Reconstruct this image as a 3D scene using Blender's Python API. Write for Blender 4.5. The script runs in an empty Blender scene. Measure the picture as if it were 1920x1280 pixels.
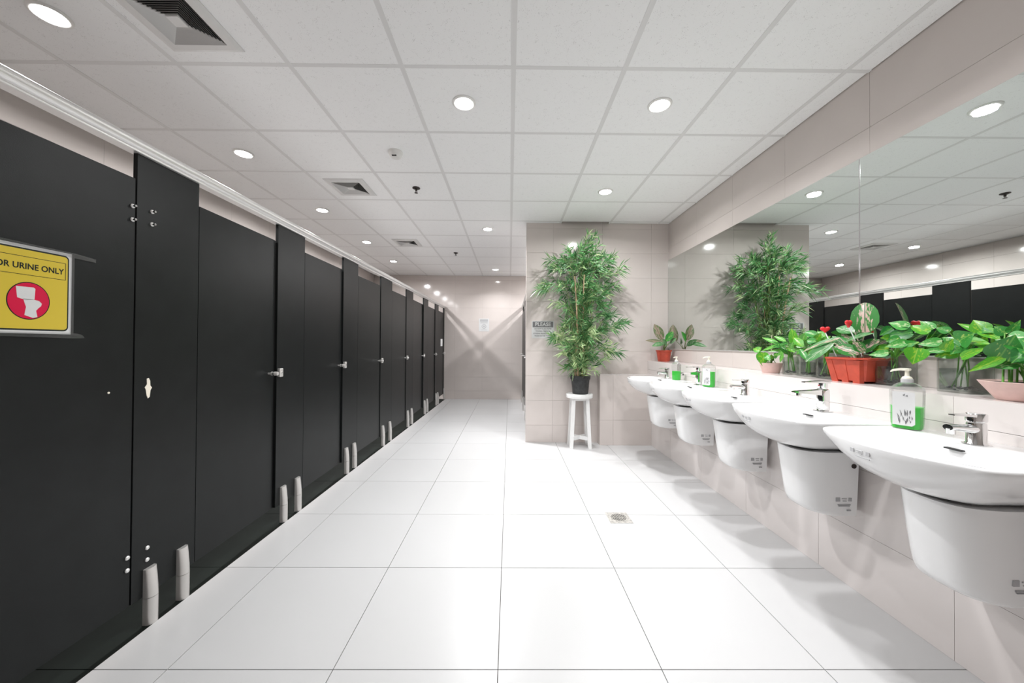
import bpy, bmesh, math, random
from mathutils import Vector, Matrix

# ------------------------------------------------------------------ camera, world, exposure
scene = bpy.context.scene
COL = scene.collection
F_PX, YAW, PITCH, ROLL, CAM_H = 674.96, 0.0068, 0.0087, -0.0062, 1.186
CEIL = 2.674


def camera_axes():
    cy, sy, cp, sp, cr, sr = (math.cos(YAW), math.sin(YAW), math.cos(PITCH), math.sin(PITCH), math.cos(ROLL), math.sin(ROLL))
    a = Matrix(((cy, 0, -sy), (0, 1, 0), (sy, 0, cy)))
    b = Matrix(((1, 0, 0), (0, cp, -sp), (0, sp, cp)))
    c = Matrix(((cr, -sr, 0), (sr, cr, 0), (0, 0, 1)))
    m = c @ b @ a
    return [Vector((m[i][0], m[i][2], m[i][1])) for i in range(3)]


RIGHT, UP, FWD = camera_axes()
cam_data = bpy.data.cameras.new('camera')
cam_data.sensor_width = 36.0
cam_data.lens = F_PX / 1920.0 * 36.0
cam_data.clip_start = 0.05
cam = bpy.data.objects.new('camera', cam_data)
COL.objects.link(cam)
cam.matrix_world = Matrix(((RIGHT.x, UP.x, -FWD.x, 0), (RIGHT.y, UP.y, -FWD.y, 0), (RIGHT.z, UP.z, -FWD.z, CAM_H), (0, 0, 0, 1)))
scene.camera = cam

world = bpy.data.worlds.new('world')
scene.world = world
world.use_nodes = True
world.node_tree.nodes['Background'].inputs[0].default_value = (0.02, 0.02, 0.02, 1)
world.node_tree.nodes['Background'].inputs[1].default_value = 0.2
scene.view_settings.view_transform = 'Standard'
scene.view_settings.look = 'None'
scene.view_settings.gamma = 1.0
scene.view_settings.use_curve_mapping = False
scene.view_settings.exposure = 0.14
scene.cycles.max_bounces = 6

LAMP_W = 1.0         # scale of all downlights
LENS_E = 60.0        # glow of its lens

rnd = random.Random(7)


def ray_at(px, py, X):
    """A point of the place that the photograph shows at (px, py) and that stands at wall distance X."""
    d = RIGHT * ((px - 960) / F_PX) - UP * ((py - 640) / F_PX) + FWD
    t = X / d.x
    return Vector((0, 0, CAM_H)) + d * t


def ray_at_y(px, py, Y):
    d = RIGHT * ((px - 960) / F_PX) - UP * ((py - 640) / F_PX) + FWD
    return Vector((0, 0, CAM_H)) + d * (Y / d.y)


# ------------------------------------------------------------------ materials
MATS = {}


def nodes_of(name):
    m = bpy.data.materials.new(name)
    m.use_nodes = True
    nt = m.node_tree
    return m, nt, nt.nodes['Principled BSDF']


def plain(name, col, rough=0.5, metal=0.0, spec=0.5, bump=None, var=None, coat=0.0):
    """Principled material; var = (scale, amount) mottles the colour, bump = (scale, strength) gives fine relief."""
    m, nt, b = nodes_of(name)
    b.inputs['Base Color'].default_value = (*col, 1)
    b.inputs['Roughness'].default_value = rough
    b.inputs['Metallic'].default_value = metal
    b.inputs['Specular IOR Level'].default_value = spec
    b.inputs['Coat Weight'].default_value = coat
    tc = nt.nodes.new('ShaderNodeTexCoord')
    if var:
        n = nt.nodes.new('ShaderNodeTexNoise')
        n.inputs['Scale'].default_value = var[0]
        n.inputs['Detail'].default_value = 6
        r = nt.nodes.new('ShaderNodeValToRGB')
        r.color_ramp.elements[0].position = 0.3
        r.color_ramp.elements[1].position = 0.7
        r.color_ramp.elements[0].color = (*[c * (1 - var[1]) for c in col], 1)
        r.color_ramp.elements[1].color = (*[min(1, c * (1 + var[1])) for c in col], 1)
        nt.links.new(tc.outputs['Object'], n.inputs['Vector'])
        nt.links.new(n.outputs['Fac'], r.inputs['Fac'])
        nt.links.new(r.outputs['Color'], b.inputs['Base Color'])
    if bump:
        n = nt.nodes.new('ShaderNodeTexNoise')
        n.inputs['Scale'].default_value = bump[0]
        n.inputs['Detail'].default_value = 4
        bp = nt.nodes.new('ShaderNodeBump')
        bp.inputs['Strength'].default_value = bump[1]
        bp.inputs['Distance'].default_value = 0.002
        nt.links.new(tc.outputs['Object'], n.inputs['Vector'])
        nt.links.new(n.outputs['Fac'], bp.inputs['Height'])
        nt.links.new(bp.outputs['Normal'], b.inputs['Normal'])
    MATS[name] = m
    return m


plain('floor_tile', (0.545, 0.543, 0.544), 0.32, spec=0.45, var=(1.5, 0.012))
plain('floor_dark', (0.005, 0.0075, 0.006), 0.6, spec=0.08, var=(6, 0.3))
plain('floor_grout', (0.20, 0.19, 0.18), 0.9)
plain('wall_tile', (0.645, 0.585, 0.555), 0.10, spec=0.38, var=(3.0, 0.02))
plain('wall_grout', (0.74, 0.70, 0.67), 0.8)
plain('wall_tile_lit', (0.70, 0.65, 0.63), 0.14, spec=0.42, var=(3.0, 0.015))  # same wall tile, made paler: light on the ledge put into its colour
plain('dark_grout', (0.16, 0.14, 0.12), 0.9)
plain('ceiling_bar', (0.76, 0.755, 0.75), 0.5)
plain('plenum', (0.015, 0.018, 0.016), 0.95)
plain('laminate', (0.0065, 0.0078, 0.0078), 0.36, spec=0.26, bump=(420, 0.10), var=(9, 0.2))
plain('laminate_edge', (0.05, 0.05, 0.05), 0.5)
plain('aluminium', (0.80, 0.79, 0.78), 0.34, metal=0.55)
plain('brushed_steel', (0.66, 0.64, 0.62), 0.38, metal=0.6)
plain('chrome', (0.80, 0.80, 0.80), 0.09, metal=1.0)
plain('ceramic', (0.86, 0.86, 0.86), 0.08, spec=0.6, coat=0.4)
plain('white_paint', (0.84, 0.84, 0.83), 0.45, var=(20, 0.02))
plain('white_plastic', (0.80, 0.79, 0.77), 0.35)
plain('cream_plastic', (0.85, 0.82, 0.70), 0.3)
plain('black', (0.008, 0.008, 0.008), 0.6)
plain('black_pot', (0.030, 0.032, 0.033), 0.5, var=(30, 0.5))
plain('soil', (0.03, 0.022, 0.016), 0.95, bump=(140, 0.8))
plain('orange_pot', (0.50, 0.068, 0.036), 0.45, var=(25, 0.12))
plain('pink_pot', (0.72, 0.50, 0.46), 0.5, var=(40, 0.05))
plain('cane', (0.42, 0.30, 0.19), 0.6, var=(40, 0.25))
plain('thin_stem', (0.20, 0.30, 0.08), 0.6)
plain('leaf_stem', (0.12, 0.34, 0.04), 0.45)
plain('pale_stem', (0.60, 0.52, 0.40), 0.5)
plain('pebble', (0.02, 0.021, 0.023), 0.4, var=(60, 0.5))
plain('sign_white', (0.66, 0.66, 0.66), 0.12)
plain('sign_yellow', (0.62, 0.47, 0.055), 0.14)
plain('sign_black', (0.012, 0.018, 0.016), 0.2)
plain('sign_red', (0.62, 0.012, 0.06), 0.16)
plain('sign_grey', (0.52, 0.52, 0.53), 0.3)
plain('print_grey', (0.17, 0.17, 0.175), 0.5)
plain('print_light', (0.42, 0.42, 0.43), 0.5)
plain('paper', (0.82, 0.82, 0.82), 0.6)
plain('cream_patch', (0.80, 0.74, 0.63), 0.7)
plain('heart_red', (0.72, 0.03, 0.035), 0.25)
plain('soap_green', (0.0, 0.60, 0.008), 0.3, spec=0.2)
plain('brass_dark', (0.06, 0.05, 0.045), 0.35, metal=0.7)
plain('drain_metal', (0.58, 0.56, 0.53), 0.4, metal=0.5, var=(60, 0.3))
plain('vent_paint', (0.70, 0.69, 0.68), 0.5)
plain('louver_shade', (0.50, 0.50, 0.48), 0.5)


def ceiling_tile_material():
    m, nt, b = nodes_of('ceiling_tile')
    tc = nt.nodes.new('ShaderNodeTexCoord')
    n = nt.nodes.new('ShaderNodeTexVoronoi')
    n.inputs['Scale'].default_value = 150
    n2 = nt.nodes.new('ShaderNodeTexNoise')
    n2.inputs['Scale'].default_value = 40
    n2.inputs['Detail'].default_value = 5
    r = nt.nodes.new('ShaderNodeValToRGB')
    r.color_ramp.elements[0].position = 0.05
    r.color_ramp.elements[1].position = 0.26
    r.color_ramp.elements[0].color = (0.68, 0.675, 0.67, 1)
    r.color_ramp.elements[1].color = (0.93, 0.93, 0.93, 1)
    mx = nt.nodes.new('ShaderNodeMath')
    mx.operation = 'ADD'
    mx2 = nt.nodes.new('ShaderNodeMath')
    mx2.operation = 'MULTIPLY_ADD'
    mx2.inputs[1].default_value = 0.9
    mx2.inputs[2].default_value = -0.43
    nt.links.new(tc.outputs['Object'], n.inputs['Vector'])
    nt.links.new(tc.outputs['Object'], n2.inputs['Vector'])
    nt.links.new(n2.outputs['Fac'], mx2.inputs[0])
    nt.links.new(n.outputs['Distance'], mx.inputs[0])
    nt.links.new(mx2.outputs[0], mx.inputs[1])
    nt.links.new(mx.outputs[0], r.inputs['Fac'])
    nt.links.new(r.outputs['Color'], b.inputs['Base Color'])
    b.inputs['Roughness'].default_value = 0.9
    MATS['ceiling_tile'] = m


ceiling_tile_material()


def mirror_material():
    m, nt, b = nodes_of('mirror')
    b.inputs['Base Color'].default_value = (0.76, 0.80, 0.775, 1)
    b.inputs['Metallic'].default_value = 1.0
    b.inputs['Roughness'].default_value = 0.0
    MATS['mirror'] = m


mirror_material()


def lens_material():
    m, nt, b = nodes_of('lens')
    b.inputs['Base Color'].default_value = (1, 1, 1, 1)
    b.inputs['Emission Color'].default_value = (1.0, 0.985, 0.96, 1)
    b.inputs['Emission Strength'].default_value = LENS_E
    MATS['lens'] = m


lens_material()


def clear_material(name, tint, haze=0.0, gloss=0.10, hazecol=(0.8, 0.8, 0.8)):
    """Thin clear wall: lets light straight through with a tint, reflects at the surface, slight haze."""
    m = bpy.data.materials.new(name)
    m.use_nodes = True
    nt = m.node_tree
    nt.nodes.clear()
    out = nt.nodes.new('ShaderNodeOutputMaterial')
    tr = nt.nodes.new('ShaderNodeBsdfTransparent')
    tr.inputs[0].default_value = (*tint, 1)
    df = nt.nodes.new('ShaderNodeBsdfDiffuse')
    df.inputs[0].default_value = (*hazecol, 1)
    gl = nt.nodes.new('ShaderNodeBsdfGlossy')
    gl.inputs['Roughness'].default_value = 0.03
    lw = nt.nodes.new('ShaderNodeLayerWeight')
    lw.inputs[0].default_value = 0.25
    mu = nt.nodes.new('ShaderNodeMath')
    mu.operation = 'MULTIPLY_ADD'
    mu.inputs[1].default_value = 0.45
    mu.inputs[2].default_value = gloss * 0.4
    m1 = nt.nodes.new('ShaderNodeMixShader')
    m1.inputs[0].default_value = haze
    m2 = nt.nodes.new('ShaderNodeMixShader')
    nt.links.new(tr.outputs[0], m1.inputs[1])
    nt.links.new(df.outputs[0], m1.inputs[2])
    nt.links.new(lw.outputs['Fresnel'], mu.inputs[0])
    nt.links.new(mu.outputs[0], m2.inputs[0])
    nt.links.new(m1.outputs[0], m2.inputs[1])
    nt.links.new(gl.outputs[0], m2.inputs[2])
    nt.links.new(m2.outputs[0], out.inputs[0])
    MATS[name] = m


clear_material('glass', (0.965, 0.985, 0.972), 0.012)
clear_material('water', (0.92, 0.96, 0.935), 0.03, hazecol=(0.5, 0.6, 0.55))
clear_material('bottle', (0.95, 0.95, 0.95), 0.05)
clear_material('tape', (0.94, 0.94, 0.94), 0.035, gloss=0.04)


def leaf_material(name, main, second, amount, rib=None, rough=0.32, pull=-0.35):
    """Leaf: two greens patched by noise; the second colour gathers towards the midrib (u = 0.5)."""
    m, nt, b = nodes_of(name)
    uv = nt.nodes.new('ShaderNodeUVMap')
    uv.uv_map = 'UVMap'
    oi = nt.nodes.new('ShaderNodeObjectInfo')
    sep = nt.nodes.new('ShaderNodeSeparateXYZ')
    nt.links.new(uv.outputs[0], sep.inputs[0])
    off = nt.nodes.new('ShaderNodeVectorMath')
    off.operation = 'ADD'
    nt.links.new(uv.outputs[0], off.inputs[0])
    nt.links.new(oi.outputs['Random'], off.inputs[1])
    mp = nt.nodes.new('ShaderNodeMapping')
    mp.inputs['Scale'].default_value = (9, 4, 1)
    nt.links.new(off.outputs[0], mp.inputs[0])
    n = nt.nodes.new('ShaderNodeTexNoise')
    n.inputs['Scale'].default_value = 1.3
    n.inputs['Detail'].default_value = 3
    nt.links.new(mp.outputs[0], n.inputs['Vector'])
    d = nt.nodes.new('ShaderNodeMath')
    d.operation = 'SUBTRACT'
    nt.links.new(sep.outputs[0], d.inputs[0])
    d.inputs[1].default_value = 0.5
    ab = nt.nodes.new('ShaderNodeMath')
    ab.operation = 'ABSOLUTE'
    nt.links.new(d.outputs[0], ab.inputs[0])
    s = nt.nodes.new('ShaderNodeMath')
    s.operation = 'MULTIPLY_ADD'
    nt.links.new(ab.outputs[0], s.inputs[0])
    s.inputs[1].default_value = pull
    nt.links.new(n.outputs['Fac'], s.inputs[2])
    r = nt.nodes.new('ShaderNodeValToRGB')
    e = 0.62 - amount
    r.color_ramp.elements[0].position = max(0, e - 0.05)
    r.color_ramp.elements[1].position = e + 0.05
    r.color_ramp.elements[0].color = (*main, 1)
    r.color_ramp.elements[1].color = (*second, 1)
    nt.links.new(s.outputs[0], r.inputs['Fac'])
    last = r.outputs['Color']
    if rib:
        lt = nt.nodes.new('ShaderNodeMath')
        lt.operation = 'LESS_THAN'
        lt.inputs[1].default_value = 0.022
        nt.links.new(ab.outputs[0], lt.inputs[0])
        mx = nt.nodes.new('ShaderNodeMixRGB')
        nt.links.new(lt.outputs[0], mx.inputs[0])
        nt.links.new(last, mx.inputs[1])
        mx.inputs[2].default_value = (*rib, 1)
        last = mx.outputs[0]
    nt.links.new(last, b.inputs['Base Color'])
    b.inputs['Roughness'].default_value = rough
    b.inputs['Specular IOR Level'].default_value = 0.45
    b.inputs['Subsurface Weight'].default_value = 0.0
    MATS[name] = m


leaf_material('pothos_leaf', (0.030, 0.22, 0.030), (0.30, 0.46, 0.10), 0.05, (0.12, 0.34, 0.06))
leaf_material('pothos_pale', (0.06, 0.30, 0.05), (0.46, 0.58, 0.30), 0.09, (0.2, 0.42, 0.1))
leaf_material('pothos_lime', (0.075, 0.33, 0.02), (0.26, 0.45, 0.03), 0.10, (0.26, 0.46, 0.06))
leaf_material('pothos_dark', (0.012, 0.13, 0.02), (0.05, 0.25, 0.03), 0.12, (0.10, 0.3, 0.05))
leaf_material('aglaonema_pink', (0.035, 0.20, 0.035), (0.56, 0.40, 0.34), 0.23, (0.10, 0.16, 0.08), pull=-0.85)
leaf_material('aglaonema_green', (0.06, 0.22, 0.06), (0.32, 0.42, 0.28), 0.10, (0.35, 0.42, 0.28))
leaf_material('aglaonema_brown', (0.09, 0.15, 0.05), (0.30, 0.24, 0.18), 0.22, (0.2, 0.12, 0.08))
leaf_material('lance_leaf', (0.10, 0.36, 0.05), (0.22, 0.52, 0.10), 0.12, (0.3, 0.55, 0.15))


def foliage_material():
    m, nt, b = nodes_of('bamboo_foliage')
    at = nt.nodes.new('ShaderNodeAttribute')
    at.attribute_name = 'hue'
    r = nt.nodes.new('ShaderNodeValToRGB')
    r.color_ramp.elements[0].position = 0.0
    r.color_ramp.elements[1].position = 1.0
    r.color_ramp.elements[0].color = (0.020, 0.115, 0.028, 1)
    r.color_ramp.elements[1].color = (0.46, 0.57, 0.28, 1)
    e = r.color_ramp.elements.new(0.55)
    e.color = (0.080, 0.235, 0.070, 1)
    nt.links.new(at.outputs['Fac'], r.inputs['Fac'])
    nt.links.new(r.outputs['Color'], b.inputs['Base Color'])
    b.inputs['Roughness'].default_value = 0.45
    MATS['bamboo_foliage'] = m


foliage_material()

# ------------------------------------------------------------------ mesh helpers


class MB:
    """Collects shapes for ONE mesh."""

    def __init__(self):
        self.v, self.f, self.uv = [], [], []

    def add(self, vs, fs):
        o = len(self.v)
        self.v += [Vector(p) for p in vs]
        self.f += [tuple(i + o for i in f) for f in fs]
        return self

    def box(self, c, s, rot=None):
        x, y, z = s[0] / 2, s[1] / 2, s[2] / 2
        vs = [Vector((i * x, j * y, k * z)) for i in (-1, 1) for j in (-1, 1) for k in (-1, 1)]
        if rot is not None:
            vs = [rot @ p for p in vs]
        c = Vector(c)
        return self.add([p + c for p in vs], [(0, 1, 3, 2), (4, 6, 7, 5), (0, 4, 5, 1), (2, 3, 7, 6), (0, 2, 6, 4), (1, 5, 7, 3)])

    def cbox(self, c, s, ch=0.004):
        """Box with chamfered edges on all sides."""
        bm = bmesh.new()
        bmesh.ops.create_cube(bm, size=1)
        bmesh.ops.scale(bm, vec=s, verts=bm.verts)
        bmesh.ops.bevel(bm, geom=list(bm.edges), offset=ch, segments=2, affect='EDGES', profile=0.5)
        bmesh.ops.translate(bm, vec=c, verts=bm.verts)
        bm.verts.index_update()
        self.add([v.co.copy() for v in bm.verts], [[v.index for v in f.verts] for f in bm.faces])
        bm.free()
        return self

    def lathe(self, prof, n=32, c=(0, 0, 0), axis='Z', sx=1.0, sy=1.0):
        c = Vector(c)
        o = len(self.v)
        for (r, z) in prof:
            for i in range(n):
                a = 2 * math.pi * i / n
                p = Vector((r * math.cos(a) * sx, r * math.sin(a) * sy, z))
                if axis == 'X':
                    p = Vector((p.z, p.x, p.y))
                elif axis == 'Y':
                    p = Vector((p.x, p.z, p.y))
                self.v.append(p + c)
        for k in range(len(prof) - 1):
            for i in range(n):
                j = (i + 1) % n
                self.f.append((o + k * n + i, o + k * n + j, o + (k + 1) * n + j, o + (k + 1) * n + i))
        if prof[0][0] > 1e-5:
            self.f.append(tuple(o + i for i in reversed(range(n))))
        if prof[-1][0] > 1e-5:
            self.f.append(tuple(o + (len(prof) - 1) * n + i for i in range(n)))
        return self

    def tube(self, pts, r, n=6):
        pts = [Vector(p) for p in pts]
        rs = r if isinstance(r, (list, tuple)) else [r] * len(pts)
        o = len(self.v)
        for k, p in enumerate(pts):
            t = (pts[min(k + 1, len(pts) - 1)] - pts[max(k - 1, 0)]).normalized()
            a = t.orthogonal() if abs(t.z) > 0.95 else t.cross(Vector((0, 0, 1)))
            a.normalize()
            b = t.cross(a)
            for i in range(n):
                w = 2 * math.pi * i / n
                self.v.append(p + (a * math.cos(w) + b * math.sin(w)) * rs[k])
        for k in range(len(pts) - 1):
            for i in range(n):
                j = (i + 1) % n
                self.f.append((o + k * n + i, o + k * n + j, o + (k + 1) * n + j, o + (k + 1) * n + i))
        self.f.append(tuple(o + i for i in reversed(range(n))))
        self.f.append(tuple(o + (len(pts) - 1) * n + i for i in range(n)))
        return self

    def rings(self, rings, cap0=True, cap1=True):
        o = len(self.v)
        n = len(rings[0])
        for r in rings:
            self.v += [Vector(p) for p in r]
        for k in range(len(rings) - 1):
            for i in range(n):
                j = (i + 1) % n
                self.f.append((o + k * n + i, o + k * n + j, o + (k + 1) * n + j, o + (k + 1) * n + i))
        if cap0:
            self.f.append(tuple(o + i for i in reversed(range(n))))
        if cap1:
            self.f.append(tuple(o + (len(rings) - 1) * n + i for i in range(n)))
        return self

    def prism(self, poly, axis, a, b):
        """Polygon (list of 2-D points) extruded from a to b along an axis ('X','Y','Z')."""
        def put(p, t):
            if axis == 'X':
                return (t, p[0], p[1])
            if axis == 'Y':
                return (p[0], t, p[1])
            return (p[0], p[1], t)
        return self.rings([[put(p, a) for p in poly], [put(p, b) for p in poly]])

    def mesh(self, name, smooth=None):
        me = bpy.data.meshes.new(name)
        me.from_pydata([tuple(p) for p in self.v], [], self.f)
        bm = bmesh.new()
        bm.from_mesh(me)
        bmesh.ops.recalc_face_normals(bm, faces=bm.faces)
        bm.to_mesh(me)
        bm.free()
        if smooth is not None:
            me.polygons.foreach_set('use_smooth', [True] * len(me.polygons))
            me.set_sharp_from_angle(angle=math.radians(smooth))
        me.update()
        return me


def place(name, me, mat, parent=None, loc=(0, 0, 0), rotz=0.0):
    o = bpy.data.objects.new(name, me)
    COL.objects.link(o)
    if mat and not me.materials:
        me.materials.append(MATS[mat])
    o.parent = parent
    o.location = loc
    if rotz:
        o.rotation_euler = (0, 0, rotz)
    return o


def obj(name, mb, mat, parent=None, loc=(0, 0, 0), rotz=0.0, smooth=None):
    return place(name, mb.mesh(name, smooth), mat, parent, loc, rotz)


def tag(o, label, cat, group=None):
    o['label'] = label
    o['category'] = cat
    if group:
        o['group'] = group
    return o


def thing(name, label, cat, loc=(0, 0, 0), rotz=0.0, group=None):
    o = bpy.data.objects.new(name, None)
    o.empty_display_size = 0.05
    COL.objects.link(o)
    o.location = loc
    o.rotation_euler = (0, 0, rotz)
    return tag(o, label, cat, group)


def struct(name, mb, mat, label=None):
    o = obj(name, mb, mat)
    o['kind'] = 'structure'
    if label:
        o['label'] = label
    return o


def copy_tree(o, parent=None):
    c = o.copy()
    COL.objects.link(c)
    c.parent = parent
    for ch in list(o.children):
        copy_tree(ch, c)
    return c


def text_part(name, body, size, mat, parent, loc, rot, thick=0.0006, align='CENTER', sx=1.0):
    cu = bpy.data.curves.new(name, 'FONT')
    cu.body = body
    cu.size = size
    cu.align_x = align
    cu.align_y = 'CENTER'
    cu.extrude = thick
    cu.offset = size * 0.022
    cu.space_character = 1.02
    tmp = bpy.data.objects.new(name + '_curve', cu)
    COL.objects.link(tmp)
    dg = bpy.context.evaluated_depsgraph_get()
    me = bpy.data.meshes.new_from_object(tmp.evaluated_get(dg))
    bpy.data.objects.remove(tmp)
    bpy.data.curves.remove(cu)
    me.materials.clear()
    me.materials.append(MATS[mat])
    o = bpy.data.objects.new(name, me)
    COL.objects.link(o)
    o.parent = parent
    o.location = loc
    o.rotation_euler = rot
    o.scale = (sx, 1, 1)
    return o


TILE_CACHE = {}


def tile(parent, size, loc, mat, name='tile'):
    """One rectangular tile, mesh shared between tiles of the same size."""
    key = (tuple(round(s, 4) for s in size), mat)
    if key not in TILE_CACHE:
        me = MB().box((0, 0, 0), size).mesh(name)
        me.materials.append(MATS[mat])
        TILE_CACHE[key] = me
    return place(name, TILE_CACHE[key], None, parent, loc)


def cuts(a, b, start, step):
    """Cell limits between a and b with joints at start + k*step."""
    out = [a]
    k = math.ceil((a - start) / step + 1e-6)
    while start + k * step < b - 1e-6:
        if start + k * step - out[-1] > 0.012:
            out.append(start + k * step)
        k += 1
    out.append(b)
    return out


def cells(c):
    return [(c[i], c[i + 1]) for i in range(len(c) - 1)]


# ------------------------------------------------------------------ the room
Y_REAR, Y_BACK, Y_END = -1.30, 7.82, 4.389
X_LEFT, X_RIGHT, X_LEDGE = -2.95, 1.9425, 1.69
FX, FY = -0.0349, 1.3248          # floor joints
CX, CY = 0.0125, 1.9232           # ceiling grid
ROW_A, ROW_K = -1.558, 0.0185     # front plane of the cubicle row: X = ROW_A + ROW_K * Y
ROW_ROT = -math.atan(ROW_K)


def edge_x(y):
    """Line where the white aisle floor meets the dark cubicle floor."""
    return -1.527 + ROW_K * y


T = 0.010
floor = struct('floor', MB().box(((X_LEFT + X_RIGHT) / 2, (Y_REAR + Y_BACK) / 2, -0.06), (X_RIGHT - X_LEFT, Y_BACK - Y_REAR, 0.10)), 'floor_grout',
               'white square floor tiles with thin dark joints')
g = 0.0032
ycs = cells(cuts(Y_REAR, Y_BACK, FY, 0.6))
xcs = cells(cuts(X_LEFT, X_RIGHT, FX, 0.6))
for (y0, y1) in ycs:
    for (x0, x1) in xcs:
        e0, e1 = edge_x(y0), edge_x(y1)
        if y1 > Y_END and x0 > 0.3:
            pass
        if x0 > e1 and x0 > e0:
            if x0 > X_LEDGE:
                continue
            tile(floor, (x1 - x0 - g, y1 - y0 - g, T), ((x0 + x1) / 2, (y0 + y1) / 2, -T / 2), 'floor_tile', 'floor_tile')
        elif x1 < e0:
            tile(floor, (x1 - x0 - g, y1 - y0 - g, T), ((x0 + x1) / 2, (y0 + y1) / 2, -T / 2), 'floor_dark', 'dark_floor_tile')
        else:
            h = g / 2
            a, b = y0 + h, y1 - h
            mb = MB().prism([(e0 + h, a), (x1 - h, a), (x1 - h, b), (e1 + h, b)], 'Z', -T, 0)
            obj('floor_tile', mb, 'floor_tile', floor)
            mb = MB().prism([(x0 + h, a), (e0, a), (e1, b), (x0 + h, b)], 'Z', -T, 0)
            obj('dark_floor_tile', mb, 'floor_dark', floor)

# ceiling: dark void above, lay-in tiles, grid bars
ceiling = struct('ceiling', MB().box(((X_LEFT + X_RIGHT) / 2, (Y_REAR + Y_BACK) / 2, CEIL + 0.22), (X_RIGHT - X_LEFT + 0.3, Y_BACK - Y_REAR + 0.3, 0.05)), 'plenum',
                 'suspended ceiling of speckled off-white lay-in tiles')
cyc = cells(cuts(Y_REAR, Y_BACK, CY, 0.6))
cxc = cells(cuts(X_LEFT, X_RIGHT, CX, 0.6))
for (y0, y1) in cyc:
    for (x0, x1) in cxc:
        segs = [(y0, y1)]
        if y0 < Y_END < y1:
            if x0 >= 0.6:
                segs = [(y0, Y_END), (Y_END + 0.12, y1)]
            elif x1 > 0.2:
                segs = [(y0, y1)]
        for (a, b) in segs:
            if abs(x0 - (CX + 0.6)) < 0.01 and b == Y_END:
                continue          # the cut tile that is missing against the end wall
            tile(ceiling, (x1 - x0 - 0.012, b - a - 0.012, 0.015), ((x0 + x1) / 2, (a + b) / 2, CEIL + 0.0095), 'ceiling_tile', 'ceiling_tile')
for x in cuts(X_LEFT, X_RIGHT, CX, 0.6)[1:-1]:
    tile(ceiling, (0.026, Y_BACK - Y_REAR, 0.004), (x, (Y_BACK + Y_REAR) / 2, CEIL + 0.002), 'ceiling_bar', 'grid_bar')
for y in cuts(Y_REAR, Y_BACK, CY, 0.6)[1:-1]:
    tile(ceiling, (X_RIGHT - X_LEFT, 0.024, 0.003), ((X_LEFT + X_RIGHT) / 2, y, CEIL + 0.0026), 'ceiling_bar', 'grid_bar')

HT = CEIL + 0.20
WT = 0.008


def wall(name, box_c, box_s, label, grout='wall_grout'):
    return struct(name, MB().box(box_c, box_s), grout, label)


def tile_face(parent, axis, face, sign, us, zs, mat='wall_tile', gap=0.0014, skip=None):
    """Tiles on a vertical face; axis = 'X' or 'Y' is the face normal, us the cells along the other axis."""
    for (u0, u1) in us:
        for (z0, z1) in zs:
            if skip and skip((u0 + u1) / 2, (z0 + z1) / 2):
                continue
            c = face + sign * WT / 2
            if axis == 'X':
                tile(parent, (WT, u1 - u0 - gap, z1 - z0 - gap), (c, (u0 + u1) / 2, (z0 + z1) / 2), mat, 'wall_tile')
            else:
                tile(parent, (u1 - u0 - gap, WT, z1 - z0 - gap), ((u0 + u1) / 2, c, (z0 + z1) / 2), mat, 'wall_tile')


# back wall at the far end of the aisle
w = wall('wall_back', ((X_LEFT + X_RIGHT) / 2, Y_BACK + WT + 0.05, HT / 2), (X_RIGHT - X_LEFT + 0.3, 0.10, HT), 'beige tiled back wall at the far end of the aisle')
tile_face(w, 'Y', Y_BACK + WT, -1, cells(cuts(X_LEFT, X_RIGHT, 0.01, 0.6)), cells(cuts(0, HT, 0.18, 0.3)))
# left wall behind the cubicles
w = wall('wall_left', (X_LEFT - WT - 0.05, (Y_REAR + Y_BACK) / 2, HT / 2), (0.10, Y_BACK - Y_REAR, HT), 'beige tiled wall behind the cubicles')
tile_face(w, 'X', X_LEFT - WT, 1, cells(cuts(Y_REAR, Y_BACK, 1.42, 0.6)), [(0.0, 1.57)] + cells(cuts(1.57, HT, 0.37, 0.3)))
# wall behind the camera
w = wall('wall_rear', ((X_LEFT + X_RIGHT) / 2, Y_REAR - WT - 0.05, HT / 2), (X_RIGHT - X_LEFT + 0.3, 0.10, HT), 'beige tiled wall behind the camera')
tile_face(w, 'Y', Y_REAR - WT, 1, cells(cuts(X_LEFT, X_RIGHT, 0.01, 0.6)), [(0.0, 1.38), (1.38, HT)])
# right wall with the mirrors
w = wall('wall_right', (X_RIGHT + WT + 0.05, (Y_REAR + Y_BACK) / 2, HT / 2), (0.10, Y_BACK - Y_REAR, HT), 'beige tiled wall above and below the mirrors')
yr = cells(cuts(Y_REAR, Y_END, 1.925, 0.6))
tile_face(w, 'X', X_RIGHT + WT, -1, yr, [(1.0, 1.147), (1.147, 2.229), (2.229, 2.375), (2.375, HT)])
tile_face(w, 'X', X_RIGHT + WT, -1, [(Y_END, Y_BACK)], [(0, HT)])
# low wall carrying the ledge under the mirrors
w = wall('wall_ledge', ((X_LEDGE + X_RIGHT) / 2 + 0.004, (Y_REAR + Y_END) / 2, 0.496), (X_RIGHT - X_LEDGE - 0.008, Y_END - Y_REAR, 0.992), 'low tiled wall with a ledge that carries the basins', 'dark_grout')
yl = cells(cuts(Y_REAR, Y_END, 1.36, 0.6))
tile_face(w, 'X', X_LEDGE + WT, -1, yl, [(0, 0.297), (0.297, 0.597), (0.597, 0.895)], 'wall_tile_lit')
tile_face(w, 'X', X_LEDGE + WT, -1, yl, [(0.895, 1.0)], 'wall_tile_lit')
for (a, b) in yl:
    tile(w, (X_RIGHT - X_LEDGE - WT - 0.0015, b - a - 0.0018, WT), ((X_RIGHT + X_LEDGE + WT) / 2, (a + b) / 2, 1.0 - WT / 2), 'wall_tile_lit', 'ledge_top_tile')
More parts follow.
